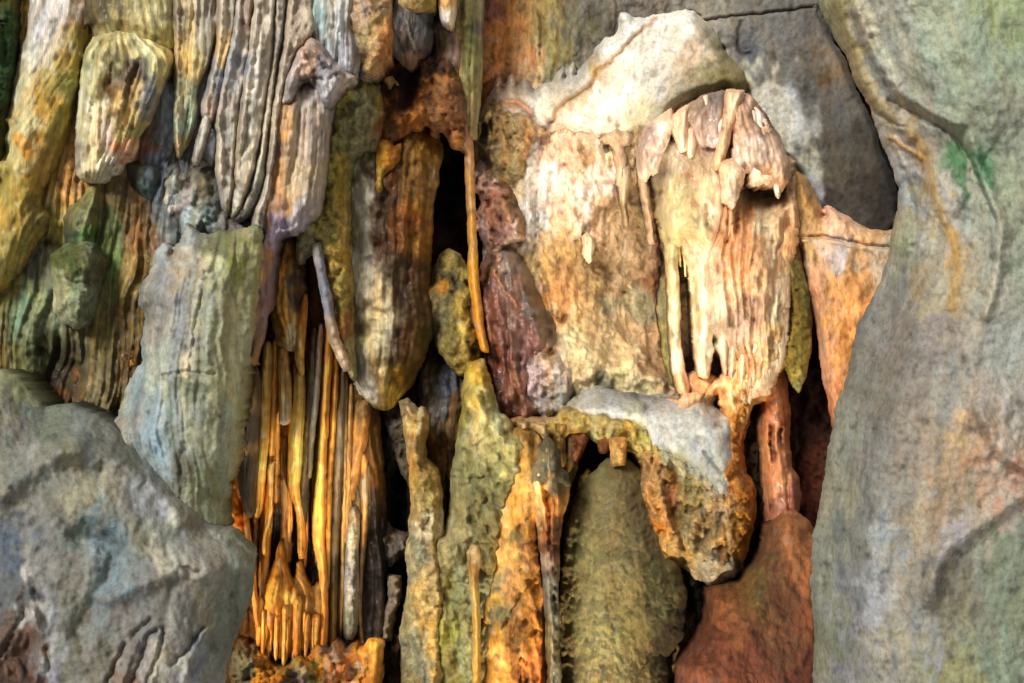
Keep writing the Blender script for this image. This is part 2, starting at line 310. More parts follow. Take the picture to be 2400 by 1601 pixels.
F('mossy_rock_strip', 'dark green mossy strip of rock at the very left edge of the cave', 'rock', [(-60, -60), (42, -60), (32, 60), (22, 200), (8, 330), (0, 420), (-60, 420)], 0.25, 0.12,
  [(10, 60, '3c5a28'), (10, 150, '2c4a20'), (25, 20, '5c5a24'), (5, 300, '3a4018')], mat='pit', gain=0.8, ro=0.015)
F('domed_flowstone', 'smooth olive domed rock above the fan of draped flowstone at upper left', 'flowstone', [(200, -60), (405, -60), (410, 50), (404, 130), (380, 110), (320, 82), (262, 78), (205, 98)], 0.32, 0.16,
  [(240, 20, '5c5236'), (212, 50, '3a3222'), (260, 60, '8c8258'), (330, 60, '8c8460'), (370, 30, 'aca47c'), (380, 90, '98905c'), (340, 5, '8a8258'), (290, 10, '6c6444')], fl=(0.01, 20), mat='flow',
  lines=[([(205, 60), (270, 40), (340, 60), (395, 110)], 0.03, 12)])
F('draped_flowstone', 'broad fan of cream draped flowstone with a ragged lower edge at upper left', 'flowstone',
  [(205, 92), (262, 74), (320, 78), (372, 98), (400, 124), (402, 146), (384, 196), (372, 240), (356, 285), (324, 312), (318, 350), (306, 378), (294, 374), (276, 400), (250, 404), (248, 424), (190, 424), (180, 404), (182, 330), (188, 230), (194, 160)], 0.26, 0.2,
  [(230, 120, 'a89e70'), (220, 200, 'b4aa7c'), (240, 170, 'bcb490'), (235, 260, 'c4bea4'), (300, 110, 'b4ac80'), (330, 130, 'c0b88c'), (380, 140, 'c0b078'), (280, 150, '66603e'), (265, 220, '6a4c26'), (300, 190, '7a6a54'), (310, 170, '605a58'), (350, 210, '706a66'), (345, 260, '807870'), (290, 270, '8a7440'), (300, 250, 'c0a870'), (205, 300, 'b0a888'), (215, 380, 'c8c0a0'), (270, 330, 'c0b4a8'), (285, 340, 'b8703c'), (270, 380, 'c4b8a8'), (310, 300, 'b0a264'), (185, 380, '8a8074'), (240, 400, 'c0b8a4')],
  R=40, fl=(0.04, 15), mat='flow', var=0.85, jag=2,
  lines=[([(283, 240), (292, 200), (315, 140)], 0.05, 5), ([(270, 150), (262, 200), (255, 240)], -0.045, 8), ([(330, 140), (300, 190)], -0.04, 7), ([(212, 120), (205, 250), (205, 400)], 0.035, 9), ([(232, 130), (226, 260), (232, 400)], 0.035, 8), ([(340, 200), (322, 300), (300, 360)], 0.03, 7), ([(262, 400), (270, 300), (283, 245)], 0.03, 6)])
F('stalactite', 'blunt dark grey stalactite tucked behind the right edge of the cream fan', 'stalactite', [(388, 140), (404, 220), (410, 300), (412, 352), (398, 362), (386, 394), (368, 402), (332, 382), (305, 402), (318, 330), (350, 285), (368, 230)], 0.38, 0.12,
  [(390, 200, '66686c'), (350, 330, '4c4c4e'), (390, 300, '64686a'), (352, 340, '7a4a30'), (370, 380, '50545c'), (400, 340, '606468')], fl=(0.03, 14), mat='flow', lines=[([(380, 180), (376, 280), (385, 370)], 0.03, 7)])
F('stalactite', 'small dark green rounded lump hanging below the cream fan', 'stalactite', [(298, 382), (345, 378), (368, 398), (366, 432), (352, 466), (330, 456), (308, 434)], 0.36, 0.1, [(320, 400, '35362c'), (345, 440, '44524a'), (355, 410, '55585a'), (315, 430, '282a22')], mat='dry')
for nm, lb, pl, yy, cl in [
  ('stalactite', 'cream stalactite with a pale green tip, right of the draped fan', [(398, -60), (525, -60), (512, 60), (500, 128), (480, 180), (458, 212), (462, 262), (446, 332), (426, 358), (418, 374), (409, 342), (405, 280), (409, 200), (404, 120), (408, 50)], 0.2,
   [(410, 60, '6c6454'), (440, 60, 'b09c70'), (432, 140, 'b89a5c'), (470, 60, '8c8474'), (500, 40, '847c70'), (425, 240, 'aca47c'), (445, 230, 'a0aa94'), (440, 300, '9cac9a'), (422, 330, 'b4a470'), (470, 140, 'a09060'), (490, 140, '7c7870')]),
  ('flowstone_drape', 'narrow lilac and ochre drape ending above the thin curled rib', [(518, -60), (566, -60), (552, 60), (538, 122), (524, 200), (506, 274), (492, 290), (472, 264), (486, 200), (502, 130), (510, 60)], 0.13,
   [(530, 40, '9c9488'), (520, 110, 'b09464'), (505, 160, '74747c'), (490, 200, '6c6c76'), (510, 220, '8c847a'), (495, 260, '9a8a80')]),
  ('flowstone_drape', 'long grey drape with a thin cream edge beside the sharp crack', [(558, -60), (608, -60), (592, 80), (572, 200), (557, 330), (550, 430), (540, 505), (516, 482), (510, 400), (508, 330), (500, 290), (516, 215), (534, 120), (548, 60)], 0.11,
   [(580, 0, '9c8c80'), (560, 100, '8a8684'), (550, 160, '7c7c80'), (530, 260, '8e8682'), (525, 400, 'a49a90'), (545, 300, 'a0a09a'), (570, 160, 'b4aca0'), (520, 470, '8a847c'), (590, 40, '6c5a4c')]),
  ('flowstone_drape', 'long cream and blue-grey drape with a bulging upper part', [(602, -60), (636, -60), (646, 60), (633, 160), (619, 260), (602, 380), (582, 450), (562, 500), (540, 508), (548, 420), (556, 330), (570, 200), (590, 80)], 0.07,
   [(620, 20, 'a49a8c'), (625, 80, 'b0a698'), (600, 100, 'b8aea0'), (575, 150, '848890'), (600, 200, 'aca294'), (580, 300, '8c8474'), (590, 340, 'a89e8c'), (560, 400, '948a7a'), (550, 480, 'a09a90')]),
  ('flowstone_drape', 'long lilac-grey drape curling at its foot, fourth fold from the sharp crack', [(634, -60), (690, -60), (672, 60), (650, 160), (636, 280), (626, 400), (606, 470), (582, 512), (545, 520), (558, 495), (580, 452), (602, 380), (619, 260), (636, 160), (645, 70)], 0.11,
   [(660, 0, '807a78'), (650, 100, '847e7a'), (635, 200, '908478'), (620, 300, 'a09684'), (612, 400, '96907e'), (590, 480, '7c7a74'), (560, 510, '5c5c60'), (640, 160, 'a49a90')]),
  ('flowstone_drape', 'wide lilac drape with a sharp dark right edge above the folded ledge', [(680, -60), (742, -60), (738, 50), (728, 85), (702, 113), (697, 119), (677, 180), (660, 262), (646, 372), (630, 480), (613, 552), (588, 524), (610, 465), (628, 392), (636, 275), (652, 160), (674, 60)], 0.06,
   [(710, 0, 'a09484'), (715, 60, 'a4988a'), (690, 100, '9c9084'), (672, 140, '847e7c'), (660, 200, '8a847c'), (645, 280, 'a49c90'), (632, 380, '8a8278'), (620, 460, 'a49c90'), (605, 530, '74706c')])]:
    ti = max(range(len(pl)), key=lambda q: pl[q][1]); edge_ = [(x + 9, y_) for x, y_ in pl[ti + 1:]] + [(pl[0][0] + 9, pl[0][1])]
    F(nm, lb, 'drape' if 'drape' in nm else 'stalactite', pl, yy + 0.2, 0.17, cl, fl=(0.022, 13), mat='flow', var=0.75, jag=1.5, group='long folded drapes at upper left', R=16, grow=5, gain=1.15, under=0, lines=[(edge_, 0.035, 5, 'b4aca0', 0.45)])
F('calcite_rib', 'thin pale curled calcite rib with a rounded head below the ochre drape', 'rib', [(480, 272), (488, 270), (489, 290), (480, 320), (472, 350), (462, 380), (452, 384), (462, 340), (472, 300)], 0.2, 0.04, [(484, 280, 'a49a8c'), (470, 340, '8c8680')], jag=0.8, mat='flow')
F('bluish_rock_foot', 'bluish white crusted rock foot under the long grey drapes', 'rock', [(378, 400), (410, 372), (430, 400), (470, 380), (508, 400), (520, 480), (540, 510), (600, 520), (596, 548), (520, 550), (470, 545), (440, 560), (425, 545), (422, 500), (395, 520), (384, 480)], 0.4, 0.16,
  [(400, 440, '82847c'), (395, 500, 'a0a4a0'), (450, 420, '4c4c48'), (480, 360, '3c3c34'), (420, 390, '50443c'), (430, 470, '9c908c'), (470, 500, '748080'), (440, 530, '94a0a0'), (490, 430, '605c50'), (520, 530, '5c5c5c'), (560, 535, '706868')], fl=(0.02, 30), ro=0.02, mat='dry')
F('flowstone_drape', 'short pale blue-green pointed drape near the top centre left', 'drape', [(735, -60), (788, -60), (770, 40), (760, 90), (757, 118), (748, 105), (733, 94), (738, 40)], 0.25, 0.1, [(750, 20, '9caaa2'), (755, 60, '90a09c'), (745, 90, 'b4b8b0'), (770, 0, 'a4a89c')], fl=(0.02, 12), mat='flow', jag=1)
F('flowstone_drape', 'lilac-grey ribbed drape with white ridges touching the pale orange pendant', 'drape', [(772, -60), (838, -60), (830, 30), (832, 60), (845, 92), (840, 150), (830, 186), (812, 176), (785, 152), (770, 122), (757, 110), (762, 60)], 0.25, 0.14, [(800, 10, 'b4b0ac'), (790, 60, 'b4b0aa'), (775, 80, '8a8e86'), (815, 80, '9c989c'), (820, 130, '8e8a8c'), (800, 130, 'a8a4a2')], fl=(0.035, 12), mat='flow', jag=1.2,
  lines=[([(795, -30), (790, 60), (783, 140)], 0.03, 4)])
F('folded_ledge', 'lilac angular ledge of folded rock where the long drapes end', 'ledge', [(698, 118), (730, 92), (760, 118), (790, 150), (832, 184), (806, 196), (778, 232), (772, 250), (760, 240), (745, 205), (722, 186), (704, 192), (692, 212), (682, 238), (662, 244), (676, 180)], 0.14, 0.14,
  [(700, 160, 'b09c94'), (720, 140, '8a7a6c'), (730, 150, 'b89684'), (750, 150, '7c706c'), (780, 165, '7a7070'), (690, 200, '9c948e'), (745, 190, '64605e'), (770, 190, 'b0a49e'), (790, 185, 'b4aaa6'), (735, 180, '5c585a')], R=22, ro=0.022, mat='dry', jag=1.5,
  lines=[([(730, 120), (770, 150), (825, 180)], 0.05, 7), ([(705, 190), (735, 178), (760, 190)], -0.05, 4), ([(715, 120), (735, 160), (740, 200)], -0.04, 5)])
F('flowstone_drape', 'broad pinkish grey drape with a slanting ragged hem above the yellow curtains', 'drape', [(664, 240), (690, 215), (704, 192), (740, 186), (772, 218), (780, 234), (766, 300), (757, 400), (747, 470), (738, 508), (716, 518), (700, 541), (660, 546), (644, 560), (640, 620), (624, 720), (602, 830), (586, 862), (588, 780), (603, 660), (612, 560), (632, 450), (648, 330)], 0.28, 0.17,
  [(690, 230, 'a48c70'), (710, 220, '7c6c68'), (735, 240, 'b4a8a0'), (755, 230, '88807e'), (680, 300, 'b48a58'), (660, 350, '8c7060'), (700, 300, 'a89884'), (740, 320, 'a89a90'), (650, 440, 'b48a5c'), (680, 430, 'a49070'), (700, 400, 'b09c80'), (720, 470, 'a49c98'), (690, 530, '9c96a0'), (640, 500, 'a07850'), (625, 600, '9c7a58'), (615, 700, '8c5c44'), (605, 680, '7c6a70'), (600, 780, '90705c'), (640, 540, '8c84a0'), (590, 840, '8c6c48')],
  R=38, fl=(0.03, 17), mat='flow', var=0.8, jag=1.5, shear=0.14, lines=[([(690, 250), (675, 350), (665, 480)], 0.03, 8), ([(668, 545), (640, 620), (618, 760)], 0.03, 6, '8c86a0', 0.5), ([(650, 545), (690, 540), (735, 505)], 0.03, 6), ([(735, 220), (725, 360), (715, 480)], 0.025, 8)])
F('green_tongue', 'rounded pale green tongue of flowstone with a smooth tip, left of the grey column', 'flowstone', [(122, 600), (150, 575), (190, 560), (225, 580), (242, 612), (232, 680), (220, 735), (200, 756), (178, 769), (150, 755), (131, 728), (126, 670)], 00.3, 0.24,
  [(150, 610, '586030'), (200, 610, '6c7050'), (150, 660, '84906c'), (180, 680, '96a080'), (160, 730, 'a0a890'), (200, 730, '90947c'), (230, 650, '6c6a4a'), (185, 745, 'a0a48c'), (190, 720, '6a7040')], fl=(0.015, 16), mat='pit', lines=[([(130, 650), (180, 665), (230, 660)], -0.02, 4)])
F('stalactite', 'stubby dark green stalactite above the pale green tongue', 'stalactite', [(158, 500), (190, 470), (222, 420), (236, 470), (222, 540), (210, 592), (190, 610), (168, 594), (150, 560)], 0.34, 0.14, [(190, 500, '6c6a44'), (170, 560, '3c4430'), (210, 540, '4e6a34'), (200, 590, '4a5030'), (225, 450, '7a7448')], fl=(0.02, 14), mat='flow')
F('orange_stone', 'small angular orange stone chip stuck in the wall left of the grey column', 'stone', [(276, 842), (282, 822), (300, 797), (312, 806), (320, 806), (322, 834), (316, 858), (290, 862)], 0.42, 0.07, [(285, 820, '5c4a30'), (305, 840, 'b4803c'), (312, 820, 'ac7838'), (290, 850, '8c6028')], sm=0, mat='pit', jag=1, lines=[([(276, 840), (296, 812), (318, 806)], -0.03, 3)])
F('grey_flowstone', 'tall grey and green fluted flowstone trunk in the left foreground', 'flowstone',
  [(362, 590), (374, 576), (394, 578), (406, 598), (420, 575), (432, 556), (440, 526), (455, 545), (475, 556), (530, 545), (608, 530), (613, 560), (606, 640), (592, 768), (574, 850), (565, 930), (556, 1010), (538, 1110), (522, 1170), (524, 1250), (560, 1290), (480, 1300), (400, 1240), (330, 1110), (262, 1020), (285, 950), (306, 895), (335, 850), (342, 800), (338, 750), (328, 712), (332, 680), (352, 640)], 0.12, 0.34,
  [(380, 600, '8e9290'), (440, 560, '848886'), (430, 610, '9a968c'), (420, 630, '8a7a60'), (500, 560, '5a5c44'), (540, 580, '68723c'), (560, 560, '6c6a50'), (595, 570, '9a966a'), (510, 640, 'a0a07a'), (500, 620, 'acac88'), (550, 640, '74783c'), (580, 680, '8c8c68'), (400, 680, '848080'), (350, 700, '6c6a64'), (440, 700, '80827c'), (470, 700, '8c8c80'), (360, 760, '7c7c7a'), (420, 780, '8a8680'), (440, 830, 'a49c88'), (480, 760, '98947c'), (520, 780, '8a8a6c'), (560, 800, '94947c'),
   (400, 860, '8a8c84'), (350, 880, '8c948c'), (470, 850, '84846c'), (540, 860, '8a8a70'), (430, 900, '6c7464'), (520, 920, '989878'), (380, 950, '7c8684'), (330, 960, '7a8482'), (430, 960, '8c9490'), (480, 960, '8a907c'), (540, 960, '98a088'), (400, 1040, '7c888c'), (370, 1050, '74848c'), (480, 1040, '7a8072'), (520, 1060, '8c907a'), (300, 1000, '807c74'), (430, 1100, '5c5c52'), (480, 1130, '888c70'), (500, 1200, '8c947a'), (350, 1080, '849090')],
  jag=4, R=110, fl=(0.028, 26), ro=0.016, mat='soft', var=0.85, sat=0.95, gain=0.95, back=0.05, guide=[(470, 560), (440, 700), (430, 860), (420, 1000), (440, 1200)], lines=[([(330, 880), (400, 868), (480, 885), (520, 930)], 0.05, 20), ([(380, 880), (440, 872), (500, 878)], -0.03, 5), ([(440, 870), (450, 800), (465, 730), (480, 640)], -0.03, 5), ([(608, 560), (598, 680), (570, 850), (556, 1000)], 0.03, 9), ([(438, 860), (450, 790)], 0.03, 5), ([(430, 1040), (420, 1130)], -0.03, 6), ([(560, 560), (545, 700), (535, 860)], -0.025, 9), ([(500, 580), (490, 700), (480, 840)], 0.03, 12), ([(400, 640), (395, 740), (400, 850)], 0.03, 14)],
  bumps=[(455, 620, 40, 40, 0.06), (440, 590, 16, 20, 0.04), (400, 640, 20, 10, -0.02)])
F('grey_boulder', 'huge smooth grey boulder filling the lower left corner with a brown hollow', 'boulder',
  [(-60, 870), (0, 872), (35, 885), (70, 925), (108, 962), (160, 948), (220, 975), (285, 1020), (350, 1075), (420, 1160), (490, 1235), (545, 1255), (582, 1290), (594, 1332), (586, 1400), (562, 1465), (536, 1520), (520, 1580), (512, 1760), (-300, 1760), (-300, 860)], -0.08, 0.5,
  [(20, 930, '7a7c4c'), (30, 910, '8a9050'), (60, 980, '6a7a74'), (30, 1010, '787068'), (130, 1000, '64705a'), (50, 1080, '6a7064'), (90, 1080, '84867c'), (200, 1010, '74786c'), (180, 1080, '7c7a5c'), (300, 1080, '646454'), (130, 1130, '6c6a5c'), (60, 1180, '7c7668'), (200, 1160, '8c8660'), (260, 1150, '94907c'), (330, 1130, '7c8484'), (370, 1190, '8a8c94'), (300, 1200, '6e6e68'), (420, 1210, '848270'), (400, 1250, '787c6c'), (100, 1260, '6a6a64'), (180, 1250, '64746c'), (230, 1240, '4c7478'), (265, 1270, '586c78'), (380, 1270, 'a8a890'), (310, 1260, '7a7c60'), (460, 1290, '7c7c7c'), (480, 1320, '8c8478'), (540, 1270, '6c7050'), (560, 1310, '808c7c'), (440, 1350, '746c60'),
   (150, 1320, '706a60'), (200, 1330, '747c74'), (250, 1350, '6c8a94'), (280, 1370, '60808c'), (330, 1380, '6a6a68'), (400, 1400, '66625a'), (520, 1370, '7c7f70'), (560, 1400, '6e7a6c'), (30, 1280, '3c5470'), (50, 1340, '34404c'), (20, 1400, '4c5860'), (70, 1400, 'a09c9c'), (100, 1300, '807c74'), (160, 1400, '6c6c54'), (110, 1440, '8c98a0'), (220, 1440, '64787c'), (200, 1470, '76786c'), (300, 1450, '6c645c'), (380, 1430, '6c6a64'), (480, 1440, '88805c'), (520, 1440, '6c7468'), (60, 1560, '6a4020'), (70, 1500, '7a5234'), (20, 1470, '54483c'), (30, 1600, '3c2814'), (120, 1560, '6c6c80'), (120, 1520, '84888c'), (170, 1560, '6a6a58'), (200, 1520, '54503c'), (250, 1560, '6c6c58'), (260, 1520, '74706c'), (330, 1530, '8c8478'), (340, 1480, '6c7078'), (350, 1550, '908478'), (390, 1540, '9c947c'), (320, 1590, '8a5c3c'), (410, 1580, '9c9c8c'), (460, 1540, '64748c'), (450, 1590, '8c8ca0'), (500, 1560, '74807c'), (530, 1480, '5c685c')],
  R=190, ro=0.018, mat='soft', var=0.55, step=3.6, warp=34, sat=0.55, gain=0.9, ls=1.5, back=0.18, guide=[(330, 860), (350, 1000), (430, 1180), (540, 1300), (540, 1420), (440, 1560), (380, 1660)],
  lines=[([(60, 1430), (25, 1500), (-40, 1580)], -0.04, 7), ([(75, 1440), (95, 1500), (97, 1560), (70, 1620)], 0.05, 14), ([(250, 1600), (275, 1550), (290, 1510)], -0.05, 5), ([(300, 1620), (335, 1540), (340, 1500), (365, 1475)], -0.05, 5), ([(345, 1600), (370, 1540), (385, 1472)], -0.05, 5), ([(310, 1500), (330, 1470), (350, 1455)], -0.04, 6), ([(400, 1560), (425, 1535), (455, 1500), (475, 1470)], -0.045, 5), ([(285, 1600), (305, 1540), (320, 1505)], 0.04, 7), ([(355, 1600), (372, 1500)], 0.04, 7), ([(430, 1600), (450, 1530), (480, 1480)], 0.03, 8), ([(0, 1160), (80, 1090), (180, 1040)], 0.06, 26), ([(140, 1060), (260, 1075), (350, 1120), (430, 1210)], 0.07, 26), ([(170, 1260), (270, 1270), (260, 1360), (180, 1480)], -0.05, 22), ([(250, 1400), (330, 1370), (420, 1330), (500, 1340)], 0.06, 24), ([(430, 1330), (450, 1345), (468, 1340)], -0.04, 7), ([(500, 1260), (560, 1275), (590, 1300)], -0.03, 7), ([(60, 1360), (75, 1420), (90, 1470)], 0.03, 9)],
  bumps=[(70, 1540, 40, 60, -0.12), (455, 1300, 50, 30, 0.05), (200, 1180, 90, 60, 0.06)])
# ================================================================== centre left: drum, pendants, curtains
F('pendant', 'pale orange pendant tapering to a blunt tip beside the lilac drapes', 'pendant', [(834, -60), (905, -60), (912, 30), (919, 90), (912, 135), (890, 162), (864, 184), (846, 182), (840, 165), (846, 92), (828, 58), (836, 20)], 0.35, 0.2,
  [(860, 20, 'c4a48c'), (850, 60, 'bca878'), (890, 60, 'c0a470'), (905, 90, 'bc8450'), (870, 110, 'b8a074'), (860, 150, 'c0a070'), (885, 140, 'c49c6c'), (858, 180, '94908c')], mat='pit', ro=0.014)
F('dark_drape', 'dark charcoal drape with two rounded lobes above the rust-brown mass', 'drape', [(905, -60), (1010, -60), (1008, 60), (1006, 108), (996, 126), (976, 132), (975, 150), (962, 160), (946, 152), (938, 138), (925, 130), (912, 122), (916, 80)], 0.55, 0.16,
  [(920, 20, '5c5854'), (950, 60, '4c4444'), (980, 60, '484848'), (925, 115, '8a8476'), (960, 150, '7a5c44'), (990, 110, '3a3436'), (940, 100, '4c3c34')], fl=(0.025, 16), mat='flow', lines=[([(953, 50), (965, 90), (974, 120)], 0.04, 3, 'a09c94', 0.5)])
F('rock_disc', 'round ochre rock disc cut by the top edge above the dark drape', 'rock', [(932, -60), (1036, -60), (1018, 8), (1002, 22), (975, 28), (950, 20), (938, 6)], 0.4, 0.12, [(950, 5, 'c4a470'), (985, 0, '7c7040'), (975, 20, 'b8a070'), (1015, 0, '8c7c3c')], jag=1)
F('stalactite', 'short pale orange finger stalactite at the top edge', 'stalactite', [(1034, -60), (1070, -60), (1063, 15), (1054, 56), (1036, 50), (1031, 20)], 0.45, 0.09, [(1048, 10, 'd0a468'), (1045, 50, 'c8c0b4')], jag=0.8, mat='wet')
F('rock_buttress', 'grey-brown streaked buttress at the top between the finger stalactite and the orange rib', 'rock', [(1005, 60), (1062, -60), (1095, -60), (1094, 240), (1080, 250), (1062, 210), (1045, 200), (1020, 130)], 0.85, 0.15, [(1075, 20, '5c5448'), (1050, 100, '6a5844'), (1080, 120, '7c6258'), (1060, 160, '6c4a34'), (1085, 200, '9c6c4a')], fl=(0.03, 14), mat='flow')
F('rust_rock_mass', 'rust-brown ragged rock mass with a jagged lower edge over the dark gap', 'rock', [(880, 180), (908, 130), (1000, 118), (1050, 130), (1082, 180), (1093, 240), (1094, 362), (1076, 352), (1064, 350), (1052, 328), (1040, 308), (1024, 306), (1015, 320), (1008, 296), (996, 284), (986, 302), (970, 312), (956, 332), (942, 330), (928, 345), (905, 398), (892, 400), (884, 370), (892, 290), (888, 220)], 0.85, 0.26,
  [(960, 180, '2c180c'), (1000, 150, '5c3c24'), (1040, 150, '4c3424'), (1000, 200, '8c5c2c'), (1040, 200, 'a06a30'), (1060, 250, '8a5c34'), (1070, 300, '8c6034'), (1020, 260, '8a5c34'), (985, 260, 'b07430'), (950, 300, 'a0641c'), (920, 320, '6a4420'), (900, 360, 'c08a30'), (950, 230, '3a1c0c'), (1070, 340, '9c6c34')],
  mat='pit', ro=0.03, sm=0, jag=3, R=30, bumps=[(958, 195, 24, 60, -0.15), (1010, 135, 26, 14, -0.1)])
F('calcite_rib', 'thin bent ochre rib running down beside the dark hollow', 'rib', [(884, 160), (904, 148), (916, 176), (931, 198), (929, 250), (918, 290), (905, 286), (911, 240), (911, 206), (896, 182)], 0.7, 0.06, [(900, 165, 'b08a50'), (920, 210, 'a88650'), (915, 270, '9c6c3c')], jag=1, mat='wet', let_in=0.0, under=0)
F('mossy_rib', 'yellow-green lichen covered rib running from the ledge down the left of the big drum stalactite', 'rib', [(770, 250), (796, 202), (835, 184), (868, 170), (894, 200), (898, 290), (888, 350), (852, 352), (824, 400), (816, 480), (822, 600), (826, 700), (828, 800), (830, 890), (818, 870), (802, 845), (786, 800), (772, 735), (763, 680), (750, 620), (736, 572), (742, 500), (752, 420), (762, 320)], 0.72, 0.26,
  [(810, 220, 'b8b070'), (840, 200, 'a09c60'), (880, 230, '94804c'), (790, 260, 'a49c50'), (830, 260, 'a4a47c'), (780, 310, '8c8c58'), (820, 300, '989870'), (860, 300, '9c9474'), (770, 350, '8c8450'), (790, 400, 'a89c50'), (770, 450, 'a8984c'), (790, 500, 'b09850'), (760, 560, 'b0a058'), (800, 560, 'b4a058'), (790, 620, 'b89848'), (800, 680, 'a89850'), (780, 700, '9c7c3c'), (800, 760, 'a8743c'), (815, 820, 'a89868'), (885, 290, '8a6434')],
  mat='pit', ro=0.022, R=45, lines=[([(815, 340), (812, 450), (818, 560), (816, 640), (822, 760)], -0.03, 4)])
F('blue_grey_rib', 'thin blue-grey rib edging the left side of the mossy rib', 'rib', [(734, 575), (748, 572), (760, 640), (772, 690), (778, 740), (790, 790), (804, 830), (816, 868), (808, 866), (792, 838), (776, 800), (764, 740), (756, 690), (745, 630)], 0.42, 0.06, [(745, 600, '8c8c84'), (765, 670, '807c84'), (780, 760, 'a08c74'), (805, 850, 'b09c84')], jag=1.2)
F('mossy_pendant', 'small pale mossy pendant below the slanting hem of the pinkish drape', 'pendant', [(700, 541), (716, 516), (740, 505), (748, 540), (730, 590), (716, 604), (704, 618), (697, 590)], 0.5, 0.07, [(720, 540, 'a0986c'), (710, 590, '8e8468')], mat='pit')
F('drum_stalactite', 'massive drum-shaped stalactite, its lit left painted grey-white and its shaded right dark brown', 'stalactite',
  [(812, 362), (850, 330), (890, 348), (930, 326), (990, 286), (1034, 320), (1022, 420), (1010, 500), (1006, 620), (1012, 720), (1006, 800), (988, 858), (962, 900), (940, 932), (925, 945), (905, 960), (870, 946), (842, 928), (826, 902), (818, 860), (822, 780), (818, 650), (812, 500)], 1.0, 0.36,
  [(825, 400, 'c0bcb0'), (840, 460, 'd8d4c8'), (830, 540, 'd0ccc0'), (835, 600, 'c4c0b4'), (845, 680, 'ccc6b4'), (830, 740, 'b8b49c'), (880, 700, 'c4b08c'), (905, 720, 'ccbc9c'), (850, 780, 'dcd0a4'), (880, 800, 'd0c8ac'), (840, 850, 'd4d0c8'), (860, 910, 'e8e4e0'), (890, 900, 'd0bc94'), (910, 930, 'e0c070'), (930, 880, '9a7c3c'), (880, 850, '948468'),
   (850, 350, '9c9674'), (885, 400, '402c18'), (900, 480, '3c2812'), (890, 560, '442c14'), (930, 400, '5c3c1c'), (960, 420, '6a4c24'), (990, 360, '8c6c3c'), (985, 420, 'a0845c'), (990, 480, '8c7040'), (985, 560, '8c6a38'), (945, 540, '6c4420'), (960, 500, '8c5c30'), (940, 620, '4c3a28'), (980, 640, '4c3414'), (940, 700, '3c2814'), (990, 700, '4c3a1c'), (950, 780, '4c3014'), (990, 800, '54401c'), (940, 840, '4a3014'), (970, 870, '6c5428')],  # pale left and dark right points paint lamplight and shade on the drum
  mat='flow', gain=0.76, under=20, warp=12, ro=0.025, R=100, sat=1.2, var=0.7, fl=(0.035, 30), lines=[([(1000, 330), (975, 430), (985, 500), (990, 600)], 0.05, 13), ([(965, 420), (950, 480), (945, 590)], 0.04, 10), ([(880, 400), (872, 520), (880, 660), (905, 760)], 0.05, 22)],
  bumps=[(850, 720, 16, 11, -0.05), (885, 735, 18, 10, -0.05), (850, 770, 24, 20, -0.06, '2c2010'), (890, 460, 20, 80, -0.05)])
F('jagged_fringe', 'orange lichen-stained jagged rock scrap at the top of the drum stalactite', 'rock', [(888, 335), (905, 325), (920, 350), (935, 340), (932, 370), (915, 395), (900, 405), (895, 440), (888, 464), (882, 430), (886, 390)], 0.64, 0.08, [(900, 360, 'd09a30'), (920, 370, 'b07420'), (890, 430, 'a88a3c')], mat='pit', let_in=0.3, under=0, ro=0.02, sm=0, jag=2)
F('orange_rib', 'very long thin orange rib running down the middle of the cave', 'rib', [(1083, 235), (1097, 250), (1104, 320), (1108, 420), (1112, 550), (1120, 680), (1130, 760), (1142, 825), (1130, 820), (1114, 750), (1102, 660), (1098, 500), (1094, 380), (1088, 300)], 0.8, 0.1, [(1090, 280, '8c6458'), (1098, 360, '9c7854'), (1103, 450, 'a87c40'), (1106, 560, 'a0742c'), (1112, 660, 'b07c20'), (1130, 780, 'a8741c')], jag=1, mat='wet')
F('olive_rib', 'upright yellow-olive rib at the top, left of the rust-red panel', 'rib', [(1080, -60), (1134, -60), (1128, 100), (1124, 200), (1116, 280), (1108, 330), (1098, 310), (1092, 230), (1083, 100)], 0.85, 0.14, [(1095, 20, '8c8054'), (1110, 60, '7c7440'), (1098, 150, '8c8450'), (1115, 180, '807848'), (1125, 60, '74645c'), (1105, 280, '908054')], fl=(0.02, 12), mat='flow', jag=1.2)
F('stalagmite', 'ochre rounded stalagmite with a grey face, right of the drum stalactite', 'stalagmite', [(1010, 650), (1022, 622), (1030, 600), (1050, 588), (1078, 600), (1096, 634), (1098, 672), (1110, 660), (1120, 720), (1126, 800), (1128, 860), (1100, 868), (1082, 882), (1062, 862), (1036, 828), (1020, 790), (1012, 720)], 1.1, 0.24,
  [(1055, 600, 'a08c48'), (1030, 640, '5c5430'), (1050, 660, '5c543c'), (1085, 640, 'b09c54'), (1015, 680, 'a87820'), (1040, 720, '7c7450'), (1080, 720, 'a89448'), (1040, 780, '7a6c44'), (1070, 780, 'a89850'), (1110, 760, 'a87c20'), (1060, 840, 'a09050'), (1100, 820, 'a07c24'), (1080, 870, '94803c')], mat='pit', ro=0.02)
F('hanging_slate_rock', 'dark slate and brown blade of rock hanging under the ochre stalagmite', 'rock', [(985, 840), (1060, 850), (1085, 870), (1088, 940), (1080, 1010), (1066, 1100), (1048, 1250), (1030, 1190), (1018, 1100), (1000, 1040), (985, 960)], 1.25, 0.16, [(1010, 860, '3a3020'), (1040, 880, '34343a'), (1060, 900, '4c4a4c'), (1030, 960, '54504a'), (1070, 940, '5c4018'), (1050, 1020, '6a4c1c'), (1030, 1060, '5c4018'), (1045, 1150, '3c2c14')], fl=(0.03, 18), mat='flow', ro=0.02)
